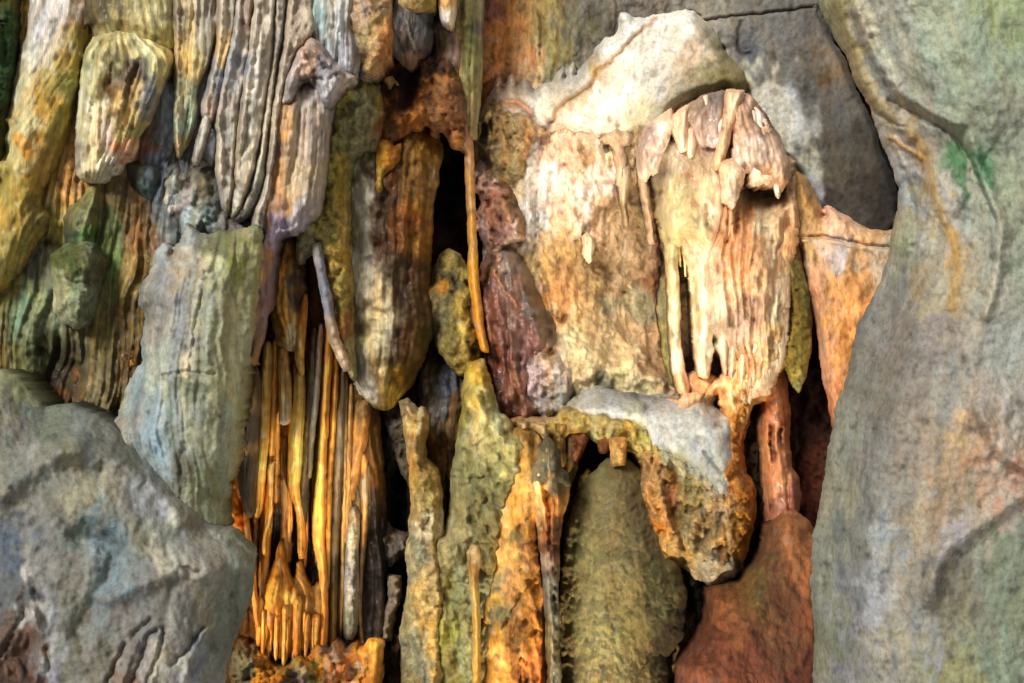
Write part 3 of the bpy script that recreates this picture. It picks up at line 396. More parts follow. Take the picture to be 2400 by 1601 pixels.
# the lamplit yellow curtains: every slender column is a thing of its own
G = 'slender lamplit curtain columns'
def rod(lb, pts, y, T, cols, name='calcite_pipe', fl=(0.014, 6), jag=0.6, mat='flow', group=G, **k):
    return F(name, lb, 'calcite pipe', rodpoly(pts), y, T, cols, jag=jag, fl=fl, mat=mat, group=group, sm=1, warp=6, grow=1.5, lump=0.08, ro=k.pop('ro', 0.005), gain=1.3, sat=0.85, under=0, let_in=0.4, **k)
F('ribbed_rock', 'ochre ribbed rock behind the yellow curtain columns', 'rock face', [(560, 540), (760, 540), (830, 860), (900, 960), (900, 1660), (500, 1660), (500, 1150), (540, 900)], 1.1, 0.15,
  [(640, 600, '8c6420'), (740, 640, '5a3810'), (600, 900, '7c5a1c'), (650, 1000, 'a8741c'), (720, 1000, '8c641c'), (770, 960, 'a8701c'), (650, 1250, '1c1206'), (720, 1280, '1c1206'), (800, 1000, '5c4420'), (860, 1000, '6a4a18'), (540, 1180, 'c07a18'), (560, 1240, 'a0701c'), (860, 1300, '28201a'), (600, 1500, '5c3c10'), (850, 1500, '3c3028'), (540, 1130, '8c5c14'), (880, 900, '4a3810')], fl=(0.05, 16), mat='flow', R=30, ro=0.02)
F('hanging_club', 'ochre club-shaped stalactite with a crusty rounded foot in front of the curtains', 'stalactite', [(648, 556), (700, 548), (704, 590), (708, 650), (713, 712), (707, 780), (694, 812), (672, 820), (652, 800), (642, 760), (634, 700), (640, 620)], 0.72, 0.17, [(660, 580, '8c5c1c'), (690, 590, '6a4614'), (650, 650, 'bc8424'), (680, 640, '9c7024'), (695, 700, '604c44'), (660, 720, 'a88034'), (690, 760, 'a08448'), (680, 805, 'c4b08c'), (650, 780, 'ac7c2c')], fl=(0.025, 13), mat='flow', ro=0.015,
  lines=[([(680, 560), (665, 640), (655, 740)], -0.025, 4), ([(700, 560), (690, 620)], -0.025, 4)])
rod('grey-faced curtain slab with a thin left edge painted lamplit pale, leftmost of the columns', [(588, 850, 14), (590, 930, 22), (580, 1010, 22), (578, 1120, 22), (580, 1180, 14), (585, 1212, 9)], 0.62, 0.09, [(562, 950, 'b08c50'), (560, 1060, 'd0a868'), (580, 900, '5c4c34'), (590, 1000, '64584c'), (585, 1100, '5c5044'), (588, 1180, '4c443a')])  # pale edge and grey face paint in the lamp from the left
rod('broad bright yellow pebbly column, second of the curtains from the left', [(626, 800, 8), (626, 850, 12), (620, 950, 14), (614, 1050, 13), (606, 1150, 12), (600, 1215, 9)], 0.78, 0.1, [(626, 850, 'b48c3c'), (618, 950, 'c49a3c'), (612, 1060, 'd0a040'), (604, 1180, 'c48e2c')])
rod('straight yellow column crossed by a dark crack, running to the foot of the curtains', [(646, 790, 7), (644, 900, 9), (638, 1000, 8), (633, 1100, 6), (628, 1200, 8), (622, 1300, 9), (616, 1400, 7), (618, 1500, 5), (640, 1540, 3)], 0.84, 0.07, [(644, 900, 'bc8830'), (636, 1050, 'c08a28'), (624, 1260, 'd08e20'), (615, 1360, 'c8962c'), (620, 1480, 'b07818')])
rod('short brown-yellow column broken off to a jagged white stump', [(664, 812, 11), (667, 860, 14), (668, 930, 14), (666, 985, 13), (664, 996, 5)], 0.72, 0.07, [(660, 850, '9c7430'), (672, 900, 'a07c3c'), (665, 970, 'a89060'), (664, 990, 'c0b098')], jag=1.6)
rod('long bright amber column right of the broken stump', [(702, 868, 11), (702, 930, 13), (694, 1000, 15), (690, 1080, 15), (688, 1150, 12), (700, 1190, 7), (706, 1240, 8), (705, 1310, 7)], 0.74, 0.1, [(702, 880, 'b48c40'), (695, 980, 'cc942c'), (688, 1100, 'd8a040'), (690, 1180, 'c88c2c'), (706, 1280, 'c08420')])
rod('slim amber pendant column with a rounded end at mid height', [(716, 690, 5), (708, 760, 9), (700, 830, 11), (706, 868, 7), (708, 880, 3)], 0.66, 0.07, [(712, 740, 'b87a1c'), (702, 840, 'c09438')])
rod('grey-brown ribbed column between the two bright amber ones', [(736, 770, 6), (734, 860, 11), (728, 960, 12), (718, 1060, 10), (710, 1160, 9), (710, 1240, 6)], 0.8, 0.08, [(735, 860, '6a5a3c'), (726, 960, '5c5040'), (716, 1080, '64543c'), (712, 1200, '4c4434')])
rod('thin slate-grey column leaning left in the middle of the curtains', [(752, 760, 4), (746, 860, 6), (740, 940, 6), (730, 1020, 5), (726, 1120, 5)], 0.7, 0.05, [(750, 840, '7a6c5c'), (740, 950, '84786a'), (730, 1080, '5c5448')])
rod('olive-brown column behind the thin slate-grey one', [(752, 930, 8), (748, 1020, 10), (742, 1120, 11), (738, 1230, 10)], 0.92, 0.07, [(750, 960, '6c5424'), (744, 1080, '7a6428'), (740, 1200, '6a5020')])
rod('tall bright amber column running unbroken down the curtains', [(774, 720, 6), (770, 800, 11), (764, 900, 10), (758, 1000, 9), (753, 1100, 9), (748, 1200, 14), (744, 1270, 13), (757, 1330, 9), (760, 1420, 8), (756, 1520, 9), (756, 1580, 8)], 0.78, 0.1, [(772, 800, 'ac7418'), (764, 900, 'c8881c'), (757, 1030, 'd09224'), (748, 1180, 'd89c28'), (744, 1270, 'd0942c'), (760, 1400, 'cc8414'), (756, 1540, 'c07c1c')])
rod('slim orange column just right of the tall amber one', [(790, 780, 4), (786, 860, 7), (782, 960, 7), (776, 1060, 6), (770, 1160, 6), (768, 1280, 5), (770, 1380, 4)], 0.84, 0.07, [(787, 860, 'b87818'), (782, 960, 'c4841c'), (774, 1100, 'c08020'), (768, 1240, 'b87c20')])
rod('grey-brown column right of the slim orange one', [(806, 850, 6), (800, 950, 11), (794, 1060, 12), (788, 1180, 10), (782, 1300, 10), (780, 1420, 9), (778, 1540, 9)], 0.88, 0.09, [(804, 900, '5c4c34'), (796, 1020, '6a5c48'), (790, 1150, '6c5840'), (783, 1280, '54442c'), (779, 1480, '7c6428')])
rod('wide mottled brown column below the tip of the drum stalactite', [(848, 930, 24), (846, 990, 26), (840, 1050, 24), (822, 1140, 22), (808, 1260, 18), (800, 1380, 17), (795, 1500, 16)], 1.0, 0.14, [(850, 950, '6c5020'), (850, 1010, '9c6a20'), (835, 1080, '94682c'), (818, 1180, '8a6224'), (806, 1300, '7a5828'), (798, 1400, '6c5438'), (794, 1500, '645444')], ro=0.02)
rod('chalky grey-white column with a slanting crack', [(830, 1190, 10), (826, 1260, 14), (824, 1330, 15), (824, 1400, 17), (822, 1450, 16), (818, 1500, 13)], 0.86, 0.11, [(830, 1200, '948468'), (826, 1270, 'aaa48c'), (825, 1340, '968c84'), (824, 1400, 'a09c94'), (822, 1450, '8c9080'), (818, 1490, '7c7c74')], mat='pit', ro=0.015, lines=[([(810, 1338), (840, 1356)], -0.03, 3)])
rod('long ochre column with a grey right edge beside the black hollow', [(852, 1060, 10), (852, 1120, 11), (856, 1180, 8), (850, 1280, 7), (842, 1380, 5), (842, 1460, 6), (850, 1530, 7)], 0.95, 0.08, [(850, 1090, '9c7024'), (860, 1140, '8a7c60'), (852, 1220, 'a0783c'), (844, 1340, '94785c')])
rod('short column of stacked brown joints hanging in the black slot', [(668, 1020, 9), (666, 1120, 11), (670, 1180, 14), (666, 1240, 10), (672, 1290, 12), (674, 1320, 7)], 0.92, 0.07, [(668, 1060, '6c4c20'), (668, 1150, '8c6430'), (668, 1220, '7a4c1c'), (672, 1280, '8c6a44')], jag=2)
rod('twig-thin forked calcite column in the left black slot', [(642, 1080, 2.5), (634, 1090, 6), (634, 1160, 4), (634, 1210, 4), (620, 1260, 4), (618, 1300, 4)], 0.75, 0.04, [(636, 1100, 'b49458'), (632, 1200, 'b88a34')], jag=1.2)
rod('spindly amber column at the left foot, half hidden by the grey boulder', [(575, 1190, 4), (580, 1260, 6), (588, 1330, 7), (596, 1400, 6), (604, 1470, 5)], 0.7, 0.05, [(578, 1240, 'c07c24'), (590, 1340, 'b88024'), (600, 1430, 'a87028')])
F('orange_rock_shelf', 'glowing orange rock with small holes wedged behind the grey column', 'rock', [(545, 1050), (556, 1100), (566, 1180), (572, 1250), (590, 1300), (575, 1310), (545, 1270), (515, 1255), (510, 1190), (528, 1150), (540, 1110)], 0.8, 0.12, [(550, 1130, 'd07c10'), (535, 1190, 'd88c18'), (560, 1200, 'cc7c14'), (530, 1210, '5c3a10'), (545, 1240, 'b88c30'), (540, 1070, 'b88830')], mat='wet', ro=0.02, bumps=[(532, 1212, 12, 12, -0.06), (560, 1240, 8, 8, -0.04)])
tf = thing('flowstone_fringe', 'amber melted flowstone with thin drips at the foot of the pipes', 'flowstone', 690, 1560, 0.78)
F('fringe_body', None, None,
  [(602, 1420), (622, 1372), (640, 1345), (650, 1290), (660, 1262), (668, 1300), (680, 1366), (694, 1372), (702, 1310), (712, 1350), (730, 1392), (746, 1360), (762, 1400), (762, 1450), (752, 1505), (740, 1470), (730, 1510), (716, 1470), (704, 1505), (690, 1465), (676, 1500), (664, 1470), (652, 1508), (640, 1475), (628, 1512), (616, 1480), (606, 1500)], 0.84, 0.1,
  [(660, 1330, 'b8801c'), (640, 1390, 'c8942c'), (680, 1410, 'c8a458'), (660, 1420, 'd09a34'), (700, 1430, 'c09044'), (730, 1400, 'b48434'), (750, 1450, 'a8742c'), (630, 1450, 'cc8a1c'), (740, 1480, 'b0701c')], fl=(0.05, 11), mat='flow', sat=0.85, let_in=0.8, under=0, parent=tf, jag=2.0, R=34)
rs_ = random.Random(3)
for k, (x, yt, yb, w) in enumerate([(667, 1420, 1566, 6), (622, 1440, 1512, 7), (636, 1430, 1530, 6), (648, 1440, 1550, 5), (657, 1440, 1545, 4), (680, 1440, 1540, 4.5), (696, 1400, 1540, 9), (712, 1430, 1525, 5), (726, 1450, 1520, 5), (742, 1440, 1515, 5.5), (608, 1400, 1515, 8), (630, 1450, 1560, 4), (673, 1450, 1550, 4), (688, 1440, 1560, 4.5), (704, 1440, 1550, 4), (719, 1440, 1545, 4), (734, 1440, 1548, 4.5), (748, 1430, 1540, 5), (616, 1430, 1545, 4.5)]):
    rod(None, [(x + 2, yt, w * 1.2), (x, yt + 40, w), (x - 1, (yt + yb) / 2 + 20, w * 0.8), (x - 2, yb - 14, w * 0.6), (x - 2, yb, w * 0.3)], 0.72 + 0.03 * (k % 3), 0.05, [(x, yt, 'c89234'), (x, yb, rs_.choice(['c8a050', 'b8781c', 'c48a24']))], name='drip', mat='wet', group=None, parent=tf)
F('rubble_mound', 'orange and olive broken rubble heap at the foot of the curtains', 'rubble', [(556, 1502), (584, 1520), (606, 1512), (640, 1556), (676, 1560), (700, 1538), (716, 1548), (744, 1512), (768, 1524), (790, 1506), (812, 1530), (838, 1512), (858, 1530), (892, 1518), (892, 1570), (880, 1660), (540, 1660), (548, 1560)], 0.8, 0.24,
  [(590, 1510, '7a6450'), (600, 1540, '2c1c0c'), (570, 1560, '5c5c50'), (610, 1580, 'a8781c'), (640, 1570, '7c642c'), (690, 1540, '8c8050'), (720, 1570, '8c8244'), (700, 1590, '6c6464'), (745, 1530, 'c8841c'), (780, 1540, '807468'), (790, 1570, 'b86c1c'), (820, 1540, 'c47c1c'), (820, 1580, 'a89884'), (870, 1530, 'c4902c'), (870, 1580, 'b8822c'), (660, 1590, '8a5c24')], mat='pit', gain=1.35, ro=0.05, R=40, sm=0, jag=4,
  bumps=[(640, 1590, 30, 25, 0.07), (700, 1570, 30, 30, 0.06), (780, 1560, 25, 30, 0.06), (590, 1540, 22, 14, -0.08), (850, 1560, 20, 40, 0.05)])
F('stone_block', 'upright orange block with a square top at the right end of the rubble', 'rock', [(842, 1530), (865, 1506), (893, 1505), (888, 1560), (882, 1600), (880, 1660), (850, 1660), (848, 1590)], 0.55, 0.08, [(870, 1520, 'c89434'), (860, 1560, 'b87c24'), (875, 1590, 'a86c1c')], sm=0, mat='flow', fl=(0.015, 14))
# thin straight columns packed behind the first row
LBR = ['hairline amber column in the gap right of the grey-faced slab', 'thin ochre column tucked behind the pebbly yellow one', 'thin golden column between the jointed yellow column and the black slot', 'fine brown column behind the jagged white stump', 'narrow golden column left of the long bright amber one', 'fine dark ochre column behind the grey-brown ribbed one', 'narrow amber column just left of the tall unbroken one', 'fine golden column hidden between the tall amber and slim orange ones', 'thin tan column at the edge of the wide mottled brown one', 'narrow tan column right of the grey-brown one, ending high']
for k, (xa, xb, ya, yb, w, cx_) in enumerate([(606, 594, 860, 1420, 5, 'b0802c'), (632, 610, 840, 1380, 5, 'a87828'), (652, 646, 800, 1180, 4.5, 'bc8628'), (682, 676, 860, 1300, 5, '94681f'), (690, 682, 850, 1250, 4.5, 'b8862c'), (722, 714, 840, 1330, 5, '8c6624'), (760, 742, 780, 1330, 6, 'c08420'), (782, 764, 800, 1380, 5, 'a87420'), (812, 800, 880, 1480, 6, '8c6a34'), (822, 812, 900, 1260, 5.5, '94703c')]):
    rod(LBR[k], [(xa, ya, w * 0.7), (xa * 0.7 + xb * 0.3, ya * 0.7 + yb * 0.3, w), (xa * 0.3 + xb * 0.7, ya * 0.3 + yb * 0.7, w * 1.05), (xb, yb - 20, w * 0.8), (xb, yb, w * 0.3)], 0.9, 0.06, [(xa, ya, cx_), (xb, yb, 'a8742c')])
# the dark hollow
for lb, pl, yy, cl in [
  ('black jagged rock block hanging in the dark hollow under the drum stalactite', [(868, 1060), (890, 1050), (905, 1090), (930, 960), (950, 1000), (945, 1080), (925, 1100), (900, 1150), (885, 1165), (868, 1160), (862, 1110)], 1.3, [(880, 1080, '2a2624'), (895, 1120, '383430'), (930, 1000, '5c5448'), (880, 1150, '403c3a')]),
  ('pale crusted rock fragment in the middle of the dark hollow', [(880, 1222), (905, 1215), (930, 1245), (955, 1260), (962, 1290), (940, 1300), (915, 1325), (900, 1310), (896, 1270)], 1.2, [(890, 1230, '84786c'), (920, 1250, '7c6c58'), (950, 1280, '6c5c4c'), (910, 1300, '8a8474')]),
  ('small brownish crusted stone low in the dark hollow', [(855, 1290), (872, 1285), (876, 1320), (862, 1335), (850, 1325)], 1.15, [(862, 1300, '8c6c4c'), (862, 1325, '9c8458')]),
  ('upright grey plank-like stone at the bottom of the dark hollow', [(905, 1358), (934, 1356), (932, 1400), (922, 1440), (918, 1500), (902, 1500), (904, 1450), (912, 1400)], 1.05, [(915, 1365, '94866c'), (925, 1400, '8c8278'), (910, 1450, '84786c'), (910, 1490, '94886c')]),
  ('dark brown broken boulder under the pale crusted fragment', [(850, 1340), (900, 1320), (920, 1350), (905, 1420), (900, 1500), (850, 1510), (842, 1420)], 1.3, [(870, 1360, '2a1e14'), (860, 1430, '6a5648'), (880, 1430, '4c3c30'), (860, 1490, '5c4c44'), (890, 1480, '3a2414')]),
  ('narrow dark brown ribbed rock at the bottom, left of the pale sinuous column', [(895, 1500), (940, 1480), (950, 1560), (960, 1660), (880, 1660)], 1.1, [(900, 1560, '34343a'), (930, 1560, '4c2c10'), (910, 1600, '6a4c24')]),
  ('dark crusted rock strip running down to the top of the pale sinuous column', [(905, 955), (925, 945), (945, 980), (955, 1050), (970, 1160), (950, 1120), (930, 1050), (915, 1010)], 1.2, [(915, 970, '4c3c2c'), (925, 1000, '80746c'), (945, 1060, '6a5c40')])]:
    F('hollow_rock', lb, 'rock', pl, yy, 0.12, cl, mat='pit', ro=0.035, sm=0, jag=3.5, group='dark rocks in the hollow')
F('sinuous_stalagmite', 'pale sinuous stalagmite winding up the middle from the bottom edge', 'stalagmite', [(936, 945), (952, 936), (964, 950), (978, 972), (985, 958), (998, 975), (996, 1010), (988, 1045), (1000, 1080), (1020, 1100), (1030, 1170), (1038, 1260), (1046, 1330), (1044, 1480), (1036, 1660), (950, 1660), (940, 1500), (950, 1420), (960, 1360), (958, 1280), (968, 1180), (962, 1090), (955, 1030), (946, 980)], 0.75, 0.24,
  [(945, 950, '807050'), (965, 1000, 'b4a06c'), (985, 980, 'b09c70'), (970, 1040, 'a08450'), (980, 1030, '8c6c34'), (965, 1080, '9c7c40'), (995, 1130, 'a88c4c'), (1000, 1180, 'b09858'), (980, 1220, 'a08450'), (1012, 1230, 'c4b898'), (985, 1300, '908c6c'), (1010, 1330, 'b8a06c'), (965, 1330, '8c8870'), (1000, 1380, 'b8a068'), (1020, 1400, 'c0a870'), (960, 1440, '8a8664'), (975, 1500, '8c8a70'), (1020, 1450, 'b89850'), (1000, 1560, '8c866c'), (1025, 1560, 'c0a058'), (960, 1580, '88805c')],
  mat='pit', gain=1.2, ro=0.018, R=34, lines=[([(1010, 1200), (1008, 1280), (1030, 1360), (1022, 1500), (1018, 1620)], 0.05, 9), ([(985, 1360), (988, 1440), (1000, 1500)], -0.02, 4), ([(1042, 1240), (1036, 1330), (1028, 1370)], -0.05, 4), ([(975, 960), (985, 1000)], -0.05, 6), ([(1000, 1060), (985, 1120)], -0.05, 8), ([(1008, 1195), (1004, 1230)], -0.05, 5)])
F('olive_flowstone', 'broad smooth olive-grey flowstone wall left of the golden column', 'flowstone', [(1100, 852), (1136, 845), (1148, 900), (1165, 965), (1192, 990), (1206, 1010), (1196, 1090), (1188, 1180), (1165, 1260), (1140, 1400), (1125, 1660), (1000, 1660), (1030, 1400), (1044, 1280), (1056, 1180), (1062, 1100), (1080, 1010), (1086, 930)], 0.8, 0.28,
  [(1110, 880, 'a0822c'), (1100, 960, '8c7a34'), (1125, 930, '948c58'), (1155, 970, '9c9870'), (1120, 1020, '94885a'), (1150, 1060, '8c8454'), (1100, 1080, '7a7448'), (1160, 1020, '80784c'), (1120, 1120, '706c44'), (1160, 1140, '6c6840'), (1080, 1180, '7a7450'), (1110, 1200, '5c5838'), (1070, 1250, '8c8460'), (1100, 1260, '7c7858'), (1130, 1240, '6a6440'), (1140, 1300, '6c6238'), (1080, 1330, '84805c'), (1110, 1400, '7c7c5c'), (1080, 1440, '807a4c'), (1050, 1500, '84803c'), (1090, 1520, '88845c'), (1070, 1580, '7a7444'), (1110, 1590, '8c8a60'), (1055, 1400, '7c7440')],
  mat='dry', gain=1.15, var=0.8, ro=0.022, R=60, lines=[([(1060, 1120), (1110, 1125), (1165, 1115)], -0.02, 4), ([(1140, 1000), (1160, 1040), (1170, 1030)], -0.03, 5), ([(1095, 1200), (1080, 1250), (1060, 1300)], 0.05, 20), ([(1090, 870), (1090, 1000), (1065, 1110)], 0.04, 10)], bumps=[(1100, 1220, 26, 26, -0.06)])
F('golden_stalagmite', 'golden rough stalagmite painted brighter along its lit left side, above the bottom edge', 'stalagmite', [(1205, 1012), (1235, 1004), (1262, 1020), (1275, 1060), (1264, 1110), (1250, 1130), (1256, 1250), (1272, 1400), (1284, 1660), (1112, 1660), (1116, 1500), (1126, 1400), (1146, 1300), (1170, 1180), (1186, 1090), (1194, 1050)], 0.75, 0.26,
  [(1230, 1020, '8c6c2c'), (1225, 1060, 'b08434'), (1250, 1070, '8c6020'), (1210, 1100, 'b88c3c'), (1240, 1110, 'a07c40'), (1200, 1160, 'c08a30'), (1180, 1220, 'd0a050'), (1165, 1300, 'd8ac5c'), (1150, 1400, 'cc9834'), (1130, 1500, 'c08820'), (1150, 1560, 'c8a04c'), (1130, 1600, 'a87820'), (1230, 1200, 'a8803c'), (1210, 1240, '7c6c3c'), (1200, 1300, 'a87e3c'), (1230, 1300, 'a8783c'), (1170, 1360, '8c7c50'), (1180, 1440, '6c6440'), (1200, 1380, 'ac7c40'), (1230, 1380, '94681c'), (1220, 1450, '8c5c1c'), (1260, 1400, 'a86c18'), (1200, 1500, '8a5c20'), (1240, 1500, 'b07820'), (1260, 1560, 'b86c24'), (1200, 1580, 'b87c24'), (1235, 1560, '7c4c14'), (1250, 1250, 'a87824')],  # brighter left points paint in the lamplight on that side
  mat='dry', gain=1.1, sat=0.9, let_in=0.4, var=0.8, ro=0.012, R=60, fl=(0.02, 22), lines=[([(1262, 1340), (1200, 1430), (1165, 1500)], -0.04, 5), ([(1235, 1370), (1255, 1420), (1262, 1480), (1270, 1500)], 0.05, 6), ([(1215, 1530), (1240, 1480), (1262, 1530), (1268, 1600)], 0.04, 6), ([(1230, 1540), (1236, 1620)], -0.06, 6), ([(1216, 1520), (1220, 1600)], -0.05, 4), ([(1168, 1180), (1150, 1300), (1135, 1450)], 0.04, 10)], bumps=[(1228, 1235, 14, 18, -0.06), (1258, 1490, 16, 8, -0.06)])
F('knobbed_rib', 'slender cream rib with a knobbed head on the left edge of the golden column', 'rib', [(1098, 1296), (1108, 1282), (1120, 1286), (1123, 1310), (1118, 1350), (1120, 1400), (1122, 1520), (1122, 1600), (1112, 1600), (1112, 1480), (1108, 1380), (1100, 1330)], 0.46, 0.1, [(1108, 1300, 'c8b488'), (1116, 1330, '8a6428'), (1112, 1400, 'c0a058'), (1118, 1520, 'c0923c')], jag=1, mat='wet')
tc = thing('capped_stalagmite', 'slender stalagmite with a grey pointed cap and striped amber body', 'stalagmite', 1295, 1660, 0.62)
F('shaft', None, None, [(1278, 1034), (1288, 1032), (1298, 1046), (1307, 1068), (1308, 1090), (1326, 1112), (1334, 1150), (1322, 1190), (1312, 1210), (1308, 1290), (1304, 1400), (1310, 1500), (1312, 1660), (1288, 1660), (1284, 1500), (1278, 1380), (1266, 1270), (1252, 1190), (1240, 1120), (1252, 1092), (1266, 1076), (1268, 1050)], 0.62, 0.22,
  [(1285, 1045, '5c5438'), (1275, 1080, '74684c'), (1300, 1090, '4c4028'), (1265, 1110, '8c8060'), (1310, 1120, '4a3c24'), (1250, 1140, 'b0a074'), (1275, 1150, 'b0782c'), (1295, 1150, 'a8641c'), (1290, 1130, '5c5034'), (1262, 1200, 'b09468'), (1285, 1200, '9c5c1c'), (1310, 1170, 'a87028'), (1272, 1300, 'a08c7c'), (1295, 1270, '5c3414'), (1284, 1400, '7c7c70'), (1300, 1380, '4a3418'), (1290, 1500, '8c845c'), (1302, 1500, '2c2014'), (1300, 1600, '5c5c50'), (1290, 1600, '94845c')],
  mat='flow', parent=tc, fl=(0.05, 11), R=30, jag=1.5, lines=[([(1248, 1130), (1270, 1270), (1284, 1400), (1290, 1600)], 0.045, 6), ([(1280, 1150), (1288, 1260), (1296, 1400)], -0.06, 5), ([(1300, 1160), (1304, 1240)], -0.04, 4), ([(1300, 1280), (1300, 1400), (1302, 1600)], -0.06, 4)])
F('cap', None, None, [(1278, 1032), (1288, 1030), (1298, 1045), (1308, 1068), (1310, 1092), (1326, 1112), (1332, 1138), (1312, 1134), (1296, 1146), (1280, 1134), (1262, 1142), (1246, 1130), (1252, 1096), (1266, 1078), (1268, 1050)], 0.5, 0.13,
  [(1285, 1045, '5c5438'), (1275, 1080, '7c7054'), (1302, 1090, '504630'), (1265, 1112, '8c8060'), (1312, 1120, '54482e'), (1290, 1130, '6a5c3c')], mat='pebble', R=26, jag=1.5, let_in=0.3, under=0, parent=tc)
F('olive_cone', 'huge olive-brown pebbly cone stalagmite with a rounded peak under the pale ledge', 'stalagmite', [(1420, 1082), (1445, 1072), (1470, 1078), (1492, 1100), (1524, 1160), (1556, 1240), (1590, 1320), (1606, 1400), (1600, 1480), (1560, 1540), (1570, 1660), (1316, 1660), (1318, 1500), (1316, 1360), (1322, 1280), (1336, 1215), (1358, 1160), (1390, 1110)], 1.0, 0.42,
  [(1430, 1090, '6c5c24'), (1460, 1120, '746838'), (1400, 1130, '78703c'), (1390, 1200, '807440'), (1430, 1200, '7a6c3c'), (1480, 1200, '6a5c34'), (1350, 1250, '84783c'), (1380, 1300, '80783c'), (1440, 1300, '7c703c'), (1500, 1300, '6c5c2c'), (1330, 1350, '8a7838'), (1400, 1400, '847840'), (1450, 1400, '7c6c34'), (1340, 1480, '8c8038'), (1400, 1500, '8c8044'), (1470, 1480, '7a6c2c'), (1360, 1580, '84743c'), (1440, 1580, '86743c'), (1530, 1400, '5c5424'), (1490, 1560, '74622c'), (1560, 1500, '3c3014'), (1540, 1580, '4c4014')],  # dark lower right points paint the shadow under the lobe
  mat='pebble', let_in=0.0, under=0, gain=1.2, ro=0.014, R=110, step=3, var=0.65, lump=0.2, sat=0.75, lines=[([(1360, 1160), (1335, 1240), (1320, 1340)], 0.04, 12)])
F('pebbly_spine', 'small knobbly yellow spine in the dark gap left of the olive cone', 'spine', [(1368, 1110), (1376, 1102), (1380, 1120), (1368, 1150), (1360, 1180), (1352, 1210), (1344, 1200), (1350, 1160), (1358, 1130)], 1.15, 0.07, [(1370, 1120, '8c7838'), (1352, 1180, '8c7c44')], mat='pit', ro=0.03, jag=3)
for lb, pts, yy, cl in [
  ('brown stalactite hanging left of the grey pointed cap', [(1300, 1000, 14), (1306, 1040, 13), (1314, 1080, 8), (1318, 1092, 3)], 0.95, [(1300, 1010, 'a07c34'), (1310, 1060, '7a5c28')]),
  ('forked tan stalactite right of the grey pointed cap', [(1345, 1005, 12), (1340, 1040, 8), (1336, 1070, 10), (1340, 1092, 12), (1334, 1120, 8), (1333, 1142, 2)], 1.05, [(1342, 1020, '8c6c3c'), (1336, 1070, '7c5c30'), (1335, 1110, '8a6c30')]),
  ('pinkish brown wedge stalactite over the dark gap under the ledge', [(1360, 1005, 20), (1356, 1040, 16), (1350, 1068, 8), (1348, 1085, 2)], 1.0, [(1362, 1020, '946040'), (1352, 1060, '8a5c3c')]),
  ('rust stalactite under the ledge right of the dark gap', [(1420, 1020, 22), (1420, 1040, 14), (1414, 1058, 5)], 0.95, [(1420, 1030, '7c4c20')]),
  ('square-ended tan stub hanging on top of the olive cone', [(1448, 1030, 17), (1450, 1060, 14), (1450, 1088, 13)], 0.78, [(1446, 1040, 'b48c54'), (1450, 1080, 'b4904c')]),
  ('tiny pale drip pointing at the grey cap from the ledge', [(1262, 995, 14), (1272, 1012, 7), (1278, 1026, 3), (1279, 1032, 1.5)], 0.72, [(1265, 1000, 'b09464'), (1278, 1025, 'b8a480')]),
  ('tiny pale double drip left under the ledge', [(1225, 990, 10), (1228, 1000, 7), (1229, 1010, 2)], 0.72, [(1225, 998, 'b09060')]),
  ('short ochre drip under the ledge between the grey cap and the tan fork', [(1318, 1000, 8), (1318, 1012, 6), (1318, 1022, 2)], 0.72, [(1318, 1010, 'b89048')])]:
    F('stalactite', lb, 'stalactite', rodpoly(pts), yy, 0.09, cl, mat='pit', ro=0.012, jag=1.3, under=0, let_in=0.3, group='small stalactites under the pale ledge')
F('hollow_rock', 'olive-brown crumbled rock right of the olive cone, with the shadow there painted dark', 'rock', [(1500, 1340), (1560, 1330), (1600, 1360), (1590, 1420), (1640, 1430), (1660, 1480), (1600, 1540), (1560, 1640), (1480, 1640), (1470, 1560), (1500, 1460)], 1.35, 0.2, [(1520, 1360, '3c300f'), (1540, 1390, '6c5a28'), (1560, 1440, '3c3218'), (1600, 1460, '50421c'), (1540, 1480, '6a5c2c'), (1490, 1540, '3a2c18'), (1540, 1580, '54461c'), (1490, 1600, '7c6c50')], mat='pit', ro=0.05, group='dark rocks in the hollow')  # dark points paint the shadow area beside the cone
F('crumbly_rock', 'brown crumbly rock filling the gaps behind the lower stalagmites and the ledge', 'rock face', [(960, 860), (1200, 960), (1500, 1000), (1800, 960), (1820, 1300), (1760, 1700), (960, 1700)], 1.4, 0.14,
  [(1000, 900, '3c3020'), (1050, 1000, '5c4820'), (1030, 1200, '34281a'), (1200, 1000, '8c6430'), (1240, 1040, '6a4c20'), (1320, 1040, '7c5c30'), (1360, 1080, '24160a'), (1330, 1150, '3c2a14'), (1350, 1200, '8a7438'), (1310, 1300, '2c1e0e'), (1580, 1350, '1c160c'), (1620, 1400, '16120c'), (1560, 1450, '5c4c24'), (1560, 1560, '54461c'), (1500, 1550, '40301a'), (1700, 1380, '2a1c0e'), (1480, 1080, '6a4c24')],  # near-black points at right paint the shadow beside the olive cone
  mat='pit', ro=0.04, R=40)
